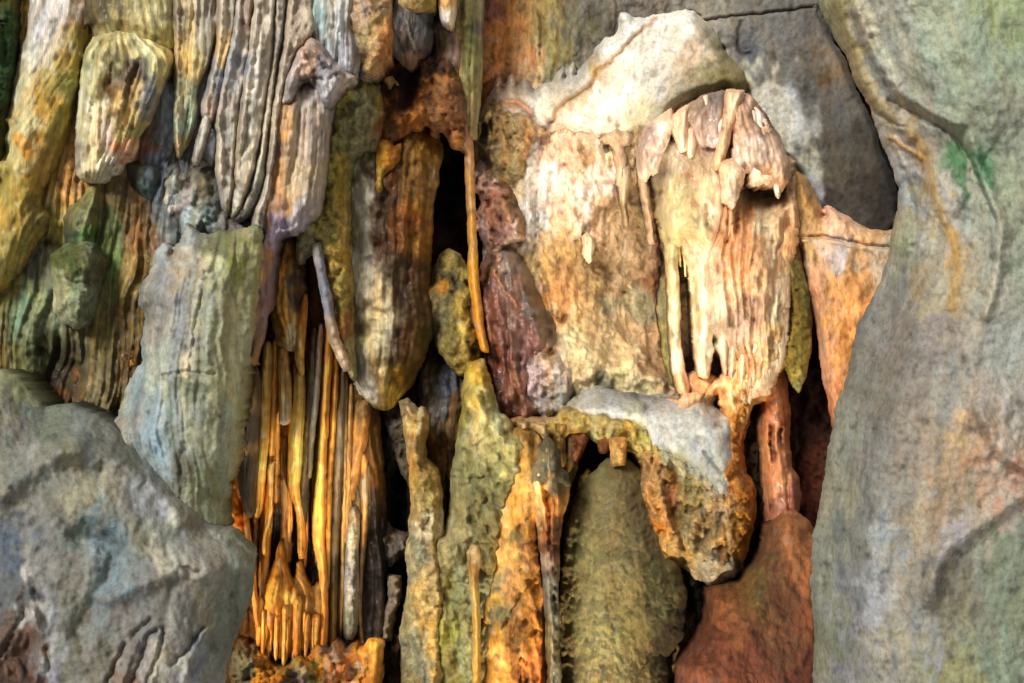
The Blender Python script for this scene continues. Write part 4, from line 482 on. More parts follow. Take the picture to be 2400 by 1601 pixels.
# ================================================================== upper vault, canopy, alcove
F('vault_rock', 'brown, rust and olive smooth vault rock above the white canopy at the top centre', 'rock face',
  [(1118, -60), (2000, -60), (1980, 60), (1800, 240), (1700, 240), (1560, 230), (1450, 400), (1250, 420), (1118, 420), (1112, 200)], 1.35, 0.12,
  [(1140, 30, '7c5040'), (1160, 80, '94602c'), (1145, 200, '8a5428'), (1190, 60, 'a0703c'), (1200, 150, 'a0744c'), (1230, 40, '8c7044'), (1270, 60, '88784c'), (1180, 200, 'a87c54'), (1300, 120, '746c44'), (1350, 60, '605c48'), (1400, 40, '5c5850'), (1450, 80, '5a564e'), (1330, 160, '74705a'), (1500, 20, '6c6660'), (1300, 200, '9c9484'), (1400, 130, '66625c'), (1540, 10, '6a645c'), (1240, 220, 'b09c80'), (1600, 10, '7a7468'), (1700, 60, '8c8878'), (1680, 20, '6c675f'), (1850, 20, '55514c')],
  mat='dry', R=60, ro=0.012, fl=(0.012, 30), tilt=(0, 0.03), var=0.8, lines=[([(1248, -20), (1266, 30), (1272, 80), (1262, 150), (1268, 200)], -0.03, 4), ([(1258, 90), (1262, 150), (1270, 190)], 0.03, 4, 'c0ac84')])
F('white_canopy', 'large chalk-white sloping canopy of flowstone above the alcove', 'flowstone',
  [(1135, 250), (1160, 215), (1172, 182), (1180, 214), (1192, 196), (1200, 176), (1212, 210), (1228, 190), (1250, 215), (1275, 198), (1300, 190), (1318, 152), (1326, 182), (1345, 142), (1350, 178), (1372, 150), (1392, 120), (1414, 100), (1440, 88), (1456, 60), (1452, 30), (1480, 40), (1508, 46), (1545, 36), (1580, 26), (1622, 30), (1660, 64), (1690, 110), (1712, 140), (1740, 168), (1748, 196), (1738, 216), (1700, 210), (1652, 216), (1608, 238), (1575, 262), (1540, 290), (1500, 318), (1480, 345), (1440, 345), (1380, 322), (1310, 312), (1255, 320), (1215, 330), (1180, 320), (1150, 300)], 1.25, 0.2,
  [(1150, 240, 'c0846c'), (1180, 240, 'c4a890'), (1200, 255, 'b8a08c'), (1210, 210, 'ac9478'), (1240, 240, 'c4b8a4'), (1250, 205, '8c8474'), (1272, 200, '6c6c6c'), (1280, 240, 'c0b8ac'), (1230, 280, 'cac4be'), (1310, 210, 'b4ac9c'), (1350, 200, 'a8a294'), (1380, 150, 'a8a49c'), (1400, 170, 'a4884c'), (1290, 270, 'c8bca0'), (1330, 260, 'd0c8b4'), (1350, 230, 'b89c64'), (1440, 120, 'cacac8'), (1470, 80, 'd2d2ce'), (1500, 70, 'c8c4bc'), (1480, 130, 'd0c8b8'), (1540, 60, 'dcd4c8'), (1560, 100, 'd8d4cc'), (1600, 70, 'dcdad4'), (1500, 190, 'd8d4cc'), (1450, 220, 'd8d4c8'), (1400, 260, 'dcd6ca'), (1350, 300, 'd8d0c4'), (1550, 180, 'd8d4cc'), (1600, 130, 'd8c8b4'), (1620, 145, 'd4b090'), (1640, 170, 'c4b484'), (1690, 130, '8a8058'), (1700, 170, '8c7c40'), (1720, 190, '8c8040'), (1660, 190, 'a89c60'), (1600, 210, 'c0b890'), (1550, 240, 'd0c8a0'), (1500, 280, 'd4c49c'), (1460, 320, 'd4c090'), (1400, 310, 'd8c0a8'), (1320, 305, 'd4b8a0'), (1250, 300, 'c8c4c0')],  # olive points at the right end paint the shade beyond the lamp pool
  mat='soft', gain=0.84, R=30, ro=0.009, tilt=(0.0, 0.12), var=0.42, sm=0, jag=3.2,
  lines=[([(1540, 42), (1480, 90), (1440, 140), (1400, 165), (1385, 205), (1345, 225), (1305, 255), (1295, 285)], -0.03, 5, 'a0723c', 0.7), ([(1560, 55), (1550, 90), (1580, 120)], 0.01, 3), ([(1630, 90), (1640, 140), (1690, 200)], 0.01, 12), ([(1180, 240), (1220, 240), (1246, 268)], 0.04, 7, 'bc845c', 0.8), ([(1290, 285), (1275, 310), (1262, 330)], -0.04, 6, '5c4c40', 0.7)],
  bumps=[(1410, 145, 14, 16, -0.03), (1265, 200, 10, 18, -0.03, '50545c'), (1160, 262, 20, 14, 0.02)])
F('slab', 'big flat grey slab of rock leaning behind the right foreground wall', 'slab',
  [(1596, -60), (1930, -60), (1922, 30), (1950, 95), (1972, 135), (1996, 195), (2026, 250), (2052, 300), (2060, 350), (2088, 410), (2106, 470), (2104, 520), (2086, 548), (2042, 545), (1975, 520), (1930, 500), (1905, 450), (1880, 405), (1840, 360), (1792, 282), (1758, 222), (1746, 182), (1712, 138), (1672, 70), (1622, 30), (1600, 28)], 1.3, 0.12,
  [(1620, 0, '7a746a'), (1680, 40, '8c8474'), (1720, 100, '84807a'), (1740, 40, '706c62'), (1760, 140, '5c5c60'), (1740, 90, '4c4c54'), (1800, 60, '6c6864'), (1850, 100, '64605c'), (1900, 60, '55514e'), (1800, 160, '605c56'), (1880, 150, '605850'), (1760, 190, 'ccc4a0'), (1800, 200, 'b8b4a8'), (1840, 240, 'b4b2aa'), (1800, 250, 'bcb8ac'), (1860, 300, 'b8b8b4'), (1850, 340, 'b4b4ac'), (1830, 330, 'a8a68c'), (1900, 200, '58544c'), (1940, 180, '6c5434'), (1930, 260, '4c4a46'), (1970, 250, '504e4c'), (1940, 320, '4c483e'), (1980, 340, '484238'), (2020, 320, '3e3a34'), (1900, 350, '4c4840'), (1870, 390, 'a09c7c'), (1900, 400, 'a8a898'), (1920, 440, '948e90'), (1960, 400, '484030'), (2000, 420, '3e362c'), (1960, 470, '3c342c'), (2040, 450, '3c342c'), (2060, 500, '342c26'), (2090, 440, '342e28'), (1840, 360, '8a8458')],  # the patch of pale points paints the lamp's pool of light
  mat='soft', gain=0.9, R=18, ro=0.012, tilt=(0.0, 0.03), var=0.8, step=3, shear=-0.3,
  lines=[([(1640, 50), (1700, 40), (1800, 30), (1925, 14)], -0.05, 3), ([(1576, 30), (1604, 24), (1640, 40)], -0.06, 4), ([(1736, 50), (1728, 80), (1732, 130), (1760, 125)], -0.02, 4, '34363c', 0.7), ([(1640, 40), (1676, 84), (1700, 128), (1734, 160)], 0.02, 7)],
  bumps=[(1700, 75, 40, 30, 0.04)])
F('orange_wedge', 'tall orange wedge of rock with a white vein, pointing down beside the right foreground wall', 'rock',
  [(1868, 405), (1886, 418), (1908, 450), (1922, 486), (1935, 512), (1942, 486), (1960, 496), (2000, 518), (2040, 540), (2095, 545), (2100, 640), (2060, 720), (2030, 800), (2000, 880), (1985, 960), (1970, 1020), (1955, 1000), (1945, 960), (1932, 880), (1916, 760), (1897, 680), (1882, 600), (1872, 545), (1862, 460)], 1.15, 0.2,
  [(1880, 440, '9c7438'), (1900, 480, 'a8803c'), (1890, 530, 'b48c50'), (1920, 540, 'b89058'), (1950, 500, 'd0987c'), (1960, 530, 'c89c7c'), (2000, 550, 'c89c6c'), (2050, 560, 'b88c58'), (1900, 590, 'b08c50'), (1950, 590, 'a89488'), (2000, 600, 'b08448'), (1980, 590, 'b4acb0'), (2060, 600, 'a89884'), (1900, 640, 'b4845c'), (1950, 660, 'c08840'), (2000, 660, 'c08438'), (1920, 720, 'b07c54'), (1960, 740, 'c48838'), (2000, 740, 'c08030'), (1935, 800, 'b0805c'), (1970, 820, 'c48428'), (1950, 880, 'b48460'), (1980, 880, 'c88420'), (1965, 950, 'b86c38')],
  mat='dry', gain=1.1, sat=0.78, ro=0.009, R=26, jag=2, var=0.55, lines=[([(1878, 565), (1930, 562), (1990, 576), (2040, 586), (2095, 590)], 0.02, 3.5, 'b8a890', 0.8), ([(1878, 556), (1930, 553), (1990, 566), (2040, 577), (2095, 580)], -0.04, 3.5), ([(2008, 592), (2020, 640), (2034, 690)], 0.01, 3, 'c8ac84', 0.6), ([(1975, 500), (2030, 580), (2060, 600)], 0.02, 6)])
F('alcove_rock', 'cream, pink and ochre pitted back wall of the lit alcove', 'rock face',
  [(1150, 260), (1300, 250), (1400, 255), (1480, 260), (1580, 240), (1760, 220), (1880, 400), (1840, 700), (1780, 950), (1600, 1000), (1480, 985), (1400, 980), (1300, 1010), (1200, 1000), (1140, 900), (1140, 700), (1130, 500), (1130, 380)], 1.5, 0.24,
  [(1240, 380, 'd0c4b8'), (1300, 350, 'cca888'), (1280, 420, 'd0c4bc'), (1340, 400, 'cca890'), (1400, 350, 'd0b094'), (1440, 330, 'd8c090'), (1380, 370, 'a88454'), (1320, 450, 'd0b8a4'), (1380, 450, 'ccb8a8'), (1420, 420, 'c8ac98'), (1300, 500, 'c8a488'), (1360, 520, 'ccac90'), (1400, 500, 'c4a074'), (1240, 460, 'b8b8b8'), (1240, 520, 'b4b4b4'), (1215, 450, 'c0a880'), (1225, 560, 'b8a488'), (1290, 570, 'b08c4c'), (1330, 580, 'a88440'), (1280, 640, 'b08840'), (1320, 650, 'a4783c'), (1290, 700, 'b07c2c'), (1330, 710, 'b07834'), (1245, 620, 'b09460'), (1260, 680, 'ac9478'), (1440, 480, '9c7c50'), (1480, 440, 'ac8c60'), (1500, 500, 'a08450'), (1440, 580, '9c7c50'), (1500, 580, '9c7c50'), (1540, 560, '8c6444'), (1400, 620, '9c7c4c'), (1450, 650, '9c8058'), (1500, 650, '94744c'), (1550, 650, '7c4c1c'), (1560, 700, '8a4c10'), (1380, 680, '9c7c44'), (1430, 700, '8c7c54'), (1480, 700, '8a8060'), (1510, 720, '7c7454'), (1400, 760, '9c8050'), (1460, 760, 'a08458'), (1530, 780, '94744c'), (1340, 760, 'b8a068'), (1300, 780, 'b09870'), (1330, 810, 'c0ac80'), (1380, 820, 'c4ac78'), (1300, 850, 'b89c88'), (1360, 860, 'c0a878'), (1420, 840, 'b09868'), (1450, 880, 'bcb07c'), (1480, 860, 'c8ac7c'), (1520, 850, '8c6c48'), (1560, 880, '84643c'), (1500, 900, 'b8b084'), (1550, 920, 'b89c6c'), (1420, 910, '5c5c4c'), (1380, 900, '988c68'), (1340, 930, 'a8a08c')],  # browns towards the lower right paint in the hanging mass's shadow
  mat='dry', gain=1.08, sat=0.78, ro=0.02, R=50, var=0.6, warp=18, lump=0.3, lines=[([(1270, 320), (1262, 400), (1256, 480), (1255, 560), (1240, 610)], -0.05, 5), ([(1246, 300), (1238, 420), (1240, 520), (1235, 580)], 0.06, 12, 'b8bab8', 0.5), ([(1260, 620), (1280, 680), (1292, 740), (1296, 800)], -0.05, 5), ([(1390, 680), (1440, 676), (1500, 690)], -0.02, 4)],
  bumps=[(1490, 620, 110, 240, -0.26), (1480, 860, 40, 44, 0.1), (1540, 900, 26, 40, 0.07), (1400, 330, 60, 20, -0.03), (1560, 680, 20, 120, -0.1), (1350, 860, 70, 50, 0.08), (1320, 740, 14, 8, -0.05, '3c1c08'), (1310, 640, 30, 60, 0.05)])
F('honeycombed_rock', 'cream honeycombed rock with dark holes at the upper left corner of the alcove', 'rock', [(1115, 300), (1124, 268), (1140, 244), (1160, 238), (1172, 258), (1190, 285), (1212, 300), (1240, 322), (1244, 350), (1238, 385), (1222, 412), (1206, 408), (1196, 430), (1178, 420), (1168, 398), (1145, 392), (1128, 360), (1120, 335)], 1.3, 0.22,
  [(1135, 260, 'b8a070'), (1125, 310, '5c4c2c'), (1150, 290, '6a5428'), (1140, 320, 'a08c68'), (1170, 300, 'b0905c'), (1190, 340, 'a08458'), (1160, 350, 'a89468'), (1180, 380, 'b89858'), (1210, 350, 'bc9c6c'), (1230, 340, 'c8a47c'), (1200, 400, 'a8986c'), (1150, 370, '706450')], mat='pit', ro=0.035, R=24, jag=3, bumps=[(1128, 318, 9, 22, -0.14, '1c140c'), (1150, 280, 8, 18, -0.08), (1195, 375, 10, 10, -0.05)], lines=[([(1135, 250), (1172, 300), (1200, 380)], 0.04, 6)])
F('crumpled_rock', 'crumpled mauve-brown rock folds on the left rim of the alcove', 'rock', [(1108, 395), (1128, 378), (1160, 385), (1180, 408), (1192, 440), (1212, 470), (1226, 520), (1232, 560), (1205, 566), (1170, 580), (1148, 594), (1140, 572), (1124, 545), (1114, 530), (1130, 514), (1120, 500), (1134, 480), (1128, 450), (1112, 442)], 1.28, 0.28,
  [(1130, 400, '8c7470'), (1150, 420, 'a08478'), (1170, 400, 'a4887c'), (1120, 440, 'b09080'), (1150, 460, '6c4c3c'), (1180, 460, '8c6040'), (1150, 500, '9c6c58'), (1180, 500, '7c5444'), (1210, 520, '8c6848'), (1135, 540, 'a88478'), (1160, 550, '745048'), (1190, 560, 'b09080'), (1215, 540, 'a07850'), (1200, 470, '6a5034')], mat='dry', ro=0.03, R=26, jag=2.5,
  lines=[([(1114, 440), (1150, 438), (1190, 450)], 0.06, 5, 'b4968a', 0.6), ([(1148, 592), (1180, 575), (1215, 558)], 0.05, 4, 'c4a898', 0.6), ([(1130, 500), (1150, 480), (1185, 490), (1200, 530)], 0.05, 6), ([(1150, 520), (1155, 560)], -0.05, 6), ([(1175, 500), (1180, 545)], -0.05, 5), ([(1130, 450), (1145, 470)], -0.05, 6)])
F('rust_red_rock', 'rust-red and purple rock drapes on the lower left rim of the alcove', 'rock', [(1144, 596), (1170, 580), (1205, 590), (1232, 630), (1252, 672), (1276, 720), (1296, 760), (1300, 806), (1282, 836), (1256, 856), (1250, 900), (1268, 972), (1236, 986), (1200, 992), (1176, 990), (1160, 962), (1146, 920), (1134, 880), (1146, 845), (1140, 800), (1130, 760), (1122, 700), (1120, 672), (1132, 630)], 1.26, 0.32,
  [(1150, 610, '8a6048'), (1190, 610, '8c7460'), (1220, 650, '7c6058'), (1240, 680, '4c3634'), (1140, 650, '784030'), (1150, 680, '7c4028'), (1180, 660, '7c5c50'), (1200, 700, '8c5c44'), (1210, 740, '8c5440'), (1250, 730, '6a6464'), (1280, 780, '5c3c34'), (1160, 740, '784024'), (1140, 720, '8c4c24'), (1150, 800, '84451c'), (1190, 780, '744030'), (1220, 810, '7c4840'), (1250, 810, '7c4a40'), (1240, 850, '6c3830'), (1150, 870, '8c4818'), (1170, 860, '743014'), (1160, 920, '743418'), (1190, 920, '58241c'), (1220, 890, 'a05c2c'), (1230, 940, 'a8642c'), (1250, 960, 'b4746c'), (1190, 975, '8c4438'), (1290, 800, '84645c')],
  sat=0.68, mat='wet', gain=0.72, ro=0.03, R=40, jag=2.5, fl=(0.03, 24), lines=[([(1146, 620), (1190, 690), (1210, 720)], 0.05, 6, 'b07c54', 0.5), ([(1135, 880), (1150, 900), (1165, 950)], 0.03, 5), ([(1150, 850), (1162, 900), (1170, 940)], 0.05, 7), ([(1206, 850), (1220, 920), (1236, 976)], 0.04, 5), ([(1185, 640), (1190, 740), (1185, 820), (1200, 900)], -0.05, 6), ([(1128, 660), (1150, 740), (1146, 850)], 0.05, 10)],
  bumps=[(1216, 838, 7, 7, -0.05), (1240, 842, 6, 8, -0.05), (1228, 860, 6, 6, -0.04), (1250, 820, 7, 7, -0.05), (1262, 740, 14, 14, -0.05), (1200, 808, 7, 6, -0.04)])
F('frosted_lump', 'frosty white and pink rounded lump at the left end of the pale ledge', 'rock', [(1248, 880), (1256, 845), (1275, 826), (1300, 824), (1325, 838), (1350, 870), (1356, 905), (1340, 930), (1320, 960), (1300, 985), (1272, 985), (1258, 965), (1260, 930)], 1.3, 0.26, [(1262, 860, 'bca8ac'), (1260, 900, 'b89c98'), (1280, 850, 'c0a078'), (1310, 860, 'c4b4a8'), (1335, 880, 'aca6a0'), (1300, 900, 'c8b4a0'), (1270, 950, 'b8a49c'), (1310, 950, 'a8a6a0'), (1290, 930, 'c0ae94'), (1290, 975, 'b0a890')], mat='pit', ro=0.03, R=34, jag=3)
tl = thing('ledge', 'blue-white smooth ledge sagging into a ragged yellow lobe under the alcove', 'ledge', 1640, 1370, 0.75)
F('ledge_top', None, None, [(1290, 985), (1318, 958), (1350, 935), (1400, 914), (1450, 922), (1520, 932), (1590, 930), (1640, 910), (1672, 890), (1692, 884), (1690, 910), (1668, 945), (1690, 975), (1700, 1020), (1702, 1090), (1706, 1160), (1680, 1150), (1640, 1105), (1600, 1075), (1560, 1050), (1510, 1024), (1450, 1012), (1390, 1004), (1330, 990)], 1.12, 0.32,
  [(1310, 970, 'a8a490'), (1350, 950, 'b0ac98'), (1400, 930, 'a8a494'), (1380, 970, 'b4b4b0'), (1450, 950, 'b0b2b0'), (1520, 960, 'b4b6b4'), (1580, 950, 'b4b4ac'), (1640, 930, 'b8b498'), (1680, 895, 'c8b890'), (1620, 980, 'b8bab8'), (1560, 1000, 'b0b0ac'), (1480, 990, 'b0ae98'), (1420, 1000, '706c5c'), (1660, 1020, 'b4b6b4'), (1620, 1040, 'b0b2ac'), (1670, 1080, 'b0b0a8'), (1650, 1100, 'a0a090'), (1690, 1130, 'a8a498'), (1600, 1060, '98946c'), (1500, 934, '5c5c5c')],
  mat='soft', gain=0.72, R=60, ro=0.012, parent=tl, var=0.55, jag=2, tilt=(0, -0.06), lines=[([(1300, 984), (1350, 990), (1400, 996)], -0.03, 4, '3c444c', 0.7), ([(1495, 926), (1540, 934), (1580, 932)], -0.03, 4, '5c5c60', 0.6), ([(1400, 1000), (1440, 1006), (1480, 1014)], -0.01, 6, '686458', 0.7), ([(1650, 1060), (1670, 1085), (1690, 1110)], -0.02, 4, '606468', 0.6)])
F('ledge_rim', None, None, [(1186, 990), (1215, 978), (1260, 980), (1300, 982), (1340, 992), (1400, 1004), (1460, 1016), (1520, 1026), (1562, 1048), (1548, 1062), (1500, 1056), (1450, 1050), (1440, 1040), (1400, 1034), (1380, 1020), (1340, 1014), (1322, 1022), (1300, 1012), (1282, 1030), (1262, 1012), (1240, 1010), (1228, 1014), (1210, 1004), (1196, 1006)], 1.02, 0.16,
  [(1200, 995, 'a87c50'), (1230, 990, 'b49460'), (1270, 995, 'a07c50'), (1310, 1000, 'b89c58'), (1350, 1004, 'b49c54'), (1420, 1014, 'a49864'), (1460, 1030, 'a88c40'), (1520, 1035, 'b8a458'), (1555, 1050, 'a89c4c')], mat='pit', ro=0.02, R=16, parent=tl, jag=2.5)
F('ledge_lobe', None, None, [(1470, 1040), (1500, 1020), (1560, 1012), (1610, 1030), (1650, 1060), (1680, 1070), (1690, 1030), (1692, 1000), (1690, 960), (1700, 930), (1740, 930), (1760, 950), (1752, 1000), (1742, 1060), (1746, 1110), (1766, 1150), (1768, 1205), (1758, 1255), (1742, 1300), (1735, 1330), (1720, 1350), (1700, 1362), (1680, 1376), (1655, 1364), (1640, 1352), (1606, 1330), (1585, 1316), (1560, 1300), (1540, 1260), (1530, 1200), (1516, 1140), (1498, 1090)], 1.15, 0.36,
  [(1590, 1060, 'a8a890'), (1640, 1100, 'b0b0a8'), (1680, 1110, 'aaa898'), (1560, 1040, 'a8a47c'), (1500, 1055, 'a88c4c'), (1530, 1060, 'a8985c'), (1520, 1100, 'c09060'), (1550, 1110, '9c7c40'), (1540, 1160, 'c8985c'), (1560, 1140, 'c08c6c'), (1590, 1120, '8c7444'), (1620, 1130, '988c58'), (1580, 1180, '8c683c'), (1550, 1220, 'b87c24'), (1560, 1280, 'c0944c'), (1600, 1200, '8c7844'), (1640, 1180, 'a4905c'), (1600, 1260, 'a08c54'), (1640, 1250, '948058'), (1680, 1180, 'a89070'), (1670, 1130, 'b0a488'), (1590, 1300, 'b89858'), (1640, 1310, 'a89c74'), (1670, 1345, 'a49c84'), (1690, 1370, '9c9484'), (1720, 1350, '6a5440'), (1715, 1000, 'c08434'), (1730, 960, 'c88c34'), (1720, 1060, 'b87c2c'), (1740, 1150, 'a8702c'), (1735, 1200, 'b4822c'), (1750, 1170, 'bc8424'), (1720, 1260, 'b47c24'), (1735, 1300, 'b07a24'), (1700, 1240, 'b08c50')],
  mat='pit', ro=0.035, R=60, parent=tl, var=0.95, jag=3, lines=[([(1505, 1060), (1545, 1130), (1560, 1200), (1590, 1290)], 0.06, 10, 'c49c6c', 0.5), ([(1580, 1120), (1585, 1200), (1600, 1280)], -0.05, 8), ([(1700, 1170), (1698, 1240), (1712, 1320)], -0.03, 5), ([(1530, 1080), (1570, 1150), (1580, 1240)], -0.04, 5), ([(1700, 1180), (1708, 1280), (1722, 1340)], 0.03, 4, 'b8a888', 0.5)],
  bumps=[(1642, 1192, 10, 16, -0.02, '30333a'), (1676, 1220, 10, 26, -0.02, '30343c'), (1680, 1305, 24, 12, -0.02, '3a3c44'), (1665, 1340, 26, 18, 0.01, 'a8a698')])
# ================================================================== the hanging mass in the alcove
th = thing('hanging_flowstone', 'glossy honey-coloured hanging flowstone mass with columns, lit brightly in the alcove', 'flowstone', 1720, 970, 1.0)
F('right_lobe', None, None, [(1690, 470), (1715, 445), (1742, 440), (1790, 470), (1832, 462), (1850, 425), (1862, 412), (1872, 470), (1878, 530), (1872, 570), (1856, 640), (1854, 720), (1850, 800), (1838, 858), (1816, 892), (1810, 928), (1788, 930), (1768, 938), (1752, 968), (1735, 955), (1724, 930), (1712, 910), (1716, 888), (1706, 862), (1694, 840), (1672, 818), (1670, 740), (1662, 650), (1640, 600), (1676, 570), (1690, 520)], 1.14, 0.38,
  [(1700, 500, 'b8824c'), (1720, 540, 'b87c3c'), (1740, 520, 'b87838'), (1715, 570, 'c08440'), (1760, 470, 'a08c60'), (1800, 480, 'b8a070'), (1840, 460, 'c49c74'), (1790, 520, 'bca478'), (1840, 520, 'c49868'), (1780, 580, 'c88c50'), (1830, 580, 'c4a878'), (1740, 600, 'c08040'), (1690, 590, 'd0a478'), (1700, 620, 'c88c58'), (1760, 640, 'c8985c'), (1820, 640, 'd0ac80'), (1700, 680, 'd0ac84'), (1740, 690, 'c49c70'), (1780, 700, 'b88858'), (1830, 700, 'd4b480'), (1720, 740, '987c60'), (1690, 770, 'a08c74'), (1760, 740, 'a8805c'), (1740, 790, 'c89c80'), (1690, 810, 'a89880'), (1770, 800, 'c89c70'), (1810, 760, 'c89c54'), (1835, 800, 'd09c48'), (1720, 830, 'b49474'), (1750, 860, 'bc8c4c'), (1790, 860, 'd0a464'), (1780, 900, 'c89448'), (1745, 930, 'c4a070'), (1730, 900, 'c4ac90'), (1800, 910, 'c89040')],
  mat='wet', gain=0.95, sat=0.75, ro=0.018, R=80, fl=(0.045, 17), parent=th, var=0.75, jag=2, lines=[([(1862, 420), (1866, 520), (1840, 640), (1815, 760), (1790, 840)], 0.05, 9), ([(1850, 640), (1835, 760), (1815, 850)], 0.04, 8), ([(1712, 470), (1710, 540), (1706, 570)], -0.07, 5), ([(1728, 510), (1726, 545)], -0.06, 5), ([(1765, 440), (1800, 462), (1832, 462)], -0.05, 8, '8c7448', 0.4), ([(1700, 640), (1705, 720)], -0.03, 5), ([(1745, 690), (1750, 740)], -0.04, 6), ([(1775, 700), (1770, 750)], -0.05, 6), ([(1720, 860), (1712, 890)], -0.05, 5), ([(1735, 840), (1745, 875)], -0.06, 8), ([(1765, 820), (1755, 880)], -0.03, 5, 'b86c24', 0.5)],
  bumps=[(1735, 540, 30, 50, -0.08), (1760, 620, 60, 50, 0.05), (1720, 860, 8, 20, -0.06)])
F('left_lobe', None, None, [(1536, 370), (1560, 300), (1640, 262), (1710, 275), (1762, 350), (1748, 440), (1715, 480), (1700, 540), (1692, 575), (1700, 600), (1690, 620), (1660, 600), (1640, 590), (1620, 570), (1604, 560), (1590, 575), (1566, 570), (1552, 530), (1546, 450), (1538, 415)], 1.08, 0.36,
  [(1580, 320, '8c7058'), (1680, 310, 'a08064'), (1560, 400, '948468'), (1600, 370, 'a0845c'), (1640, 380, '9c8058'), (1560, 440, 'a89468'), (1590, 440, '94844c'), (1620, 430, '94683c'), (1660, 440, 'b89c68'), (1700, 440, 'd0a880'), (1580, 500, 'a8985c'), (1620, 500, '94844c'), (1650, 520, 'a0905c'), (1680, 500, 'd4b890'), (1690, 560, 'd4b498'), (1570, 550, 'b0a064'), (1600, 550, 'b49c60'), (1640, 570, 'c09458'), (1670, 590, 'd0a480'), (1720, 400, 'd4a878')],
  mat='wet', ro=0.009, R=70, parent=th, tilt=(0, -0.1), var=0.35, gain=1.2, sat=0.68, lump=0.25, jag=2, lines=[([(1620, 420), (1590, 450), (1600, 520)], -0.04, 14), ([(1660, 480), (1658, 530)], -0.06, 5), ([(1570, 420), (1565, 460)], 0.03, 5), ([(1600, 545), (1650, 578), (1690, 585)], -0.03, 6), ([(1690, 450), (1682, 540), (1660, 580)], 0.03, 9)])
F('flowstone_leg', None, None, rodpoly([(1572, 540, 22), (1574, 575, 12), (1577, 620, 8), (1580, 700, 8), (1582, 760, 9), (1586, 820, 9), (1592, 870, 10), (1600, 900, 12), (1602, 920, 8)]), 0.95, 0.09, [(1575, 560, 'a8985c'), (1580, 650, 'd4b880'), (1584, 760, 'd8bc88'), (1590, 850, 'd8c09c'), (1600, 905, 'c88c48')], mat='wet', sat=0.7, ro=0.008, parent=th, jag=1.2)
F('flowstone_leg', None, None, [(1600, 545), (1640, 575), (1690, 590), (1686, 640), (1680, 700), (1672, 760), (1664, 800), (1670, 818), (1660, 850), (1655, 884), (1642, 880), (1632, 840), (1628, 760), (1624, 680), (1616, 620), (1602, 590)], 0.94, 0.14, [(1620, 580, 'c8a468'), (1650, 610, 'd0a474'), (1640, 660, 'd8b478'), (1650, 700, 'e0c8a0'), (1640, 760, 'd8b070'), (1650, 800, 'c8b490'), (1650, 850, 'd4a878'), (1625, 700, 'a88c48')], mat='wet', sat=0.7, ro=0.014, parent=th, jag=1.5, fl=(0.015, 12))
F('backing_sheet', None, None, [(1545, 500), (1620, 520), (1640, 700), (1650, 900), (1600, 920), (1570, 900), (1555, 800), (1548, 700), (1560, 620)], 1.3, 0.1, [(1560, 560, '8c6444'), (1600, 620, '3c2c1c'), (1600, 700, '8c6c48'), (1560, 720, '8c845c'), (1560, 820, '94884c'), (1610, 800, '84664c'), (1610, 860, '6c5040')], mat='pit', parent=th)
F('foot_crust', None, None, [(1585, 890), (1610, 878), (1640, 870), (1665, 885), (1690, 890), (1690, 905), (1640, 915), (1600, 928)], 1.1, 0.12, [(1620, 890, 'a8a6a4'), (1600, 910, 'b88048'), (1650, 900, 'c08850')], mat='wet', parent=th, ro=0.02)
F('ragged_tail', None, None, [(1690, 880), (1712, 868), (1740, 900), (1772, 910), (1800, 905), (1790, 935), (1760, 950), (1745, 985), (1730, 1010), (1715, 1000), (1705, 960), (1690, 950), (1684, 920)], 1.05, 0.2, [(1700, 890, 'd4a070'), (1730, 920, 'd4b080'), (1700, 930, 'b87c3c'), (1760, 930, 'd4a460'), (1720, 970, 'c88c3c'), (1735, 990, 'c49450')], mat='wet', parent=th, ro=0.03, jag=3)
for pts, yy, cl in [
  ([(1700, 690, 9), (1697, 760, 11), (1694, 820, 10), (1700, 862, 5), (1702, 880, 2)], 1.0, 'c8a480'), ([(1722, 700, 8), (1724, 780, 10), (1716, 850, 9), (1713, 890, 4), (1714, 905, 2)], 0.98, 'b8a088'),
  ([(1745, 680, 9), (1748, 760, 11), (1742, 850, 9), (1738, 905, 6), (1736, 935, 2)], 0.97, 'd0a878'), ([(1770, 640, 9), (1775, 740, 12), (1768, 840, 12), (1760, 900, 8), (1758, 930, 3)], 0.96, 'd0a468'),
  ([(1800, 600, 10), (1806, 720, 14), (1800, 820, 13), (1790, 890, 9), (1788, 925, 3)], 0.97, 'd8b484'), ([(1834, 560, 11), (1832, 680, 14), (1828, 780, 14), (1818, 850, 10), (1812, 900, 4)], 1.0, 'dcb070'),
  ([(1690, 560, 10), (1700, 600, 9), (1708, 640, 5), (1710, 660, 2)], 0.95, 'd4a47c'), ([(1716, 470, 10), (1712, 520, 8), (1708, 565, 3)], 0.9, 'c48c50'), ([(1728, 600, 7), (1735, 640, 6), (1738, 670, 2)], 0.95, 'd0a078')]:
    F('drapery_fold', None, None, rodpoly(pts), yy - 0.05, 0.1, [(pts[0][0], pts[0][1], 'c89050'), (pts[1][0], pts[1][1], cl), (pts[2][0], pts[2][1], 'e0c498'), (pts[-1][0], pts[-1][1], cl)], mat='wet', parent=th, jag=1.4, ro=0.012, lump=0.1, grow=2, var=0.7, sat=0.75)
for pts in ([(1556, 500, 6), (1558, 560, 4), (1562, 590, 1.5)], [(1590, 560, 5), (1594, 600, 3), (1596, 625, 1)], [(1604, 575, 5), (1606, 615, 3), (1607, 650, 1)]):
    F('drip', None, None, rodpoly(pts), 1.0, 0.06, [(pts[0][0], pts[0][1], 'b4a46c'), (pts[-1][0], pts[-1][1], 'd4bc84')], mat='wet', parent=th, jag=0.8, ro=0.006, grow=1)
G2 = 'small stalactites below the white canopy'
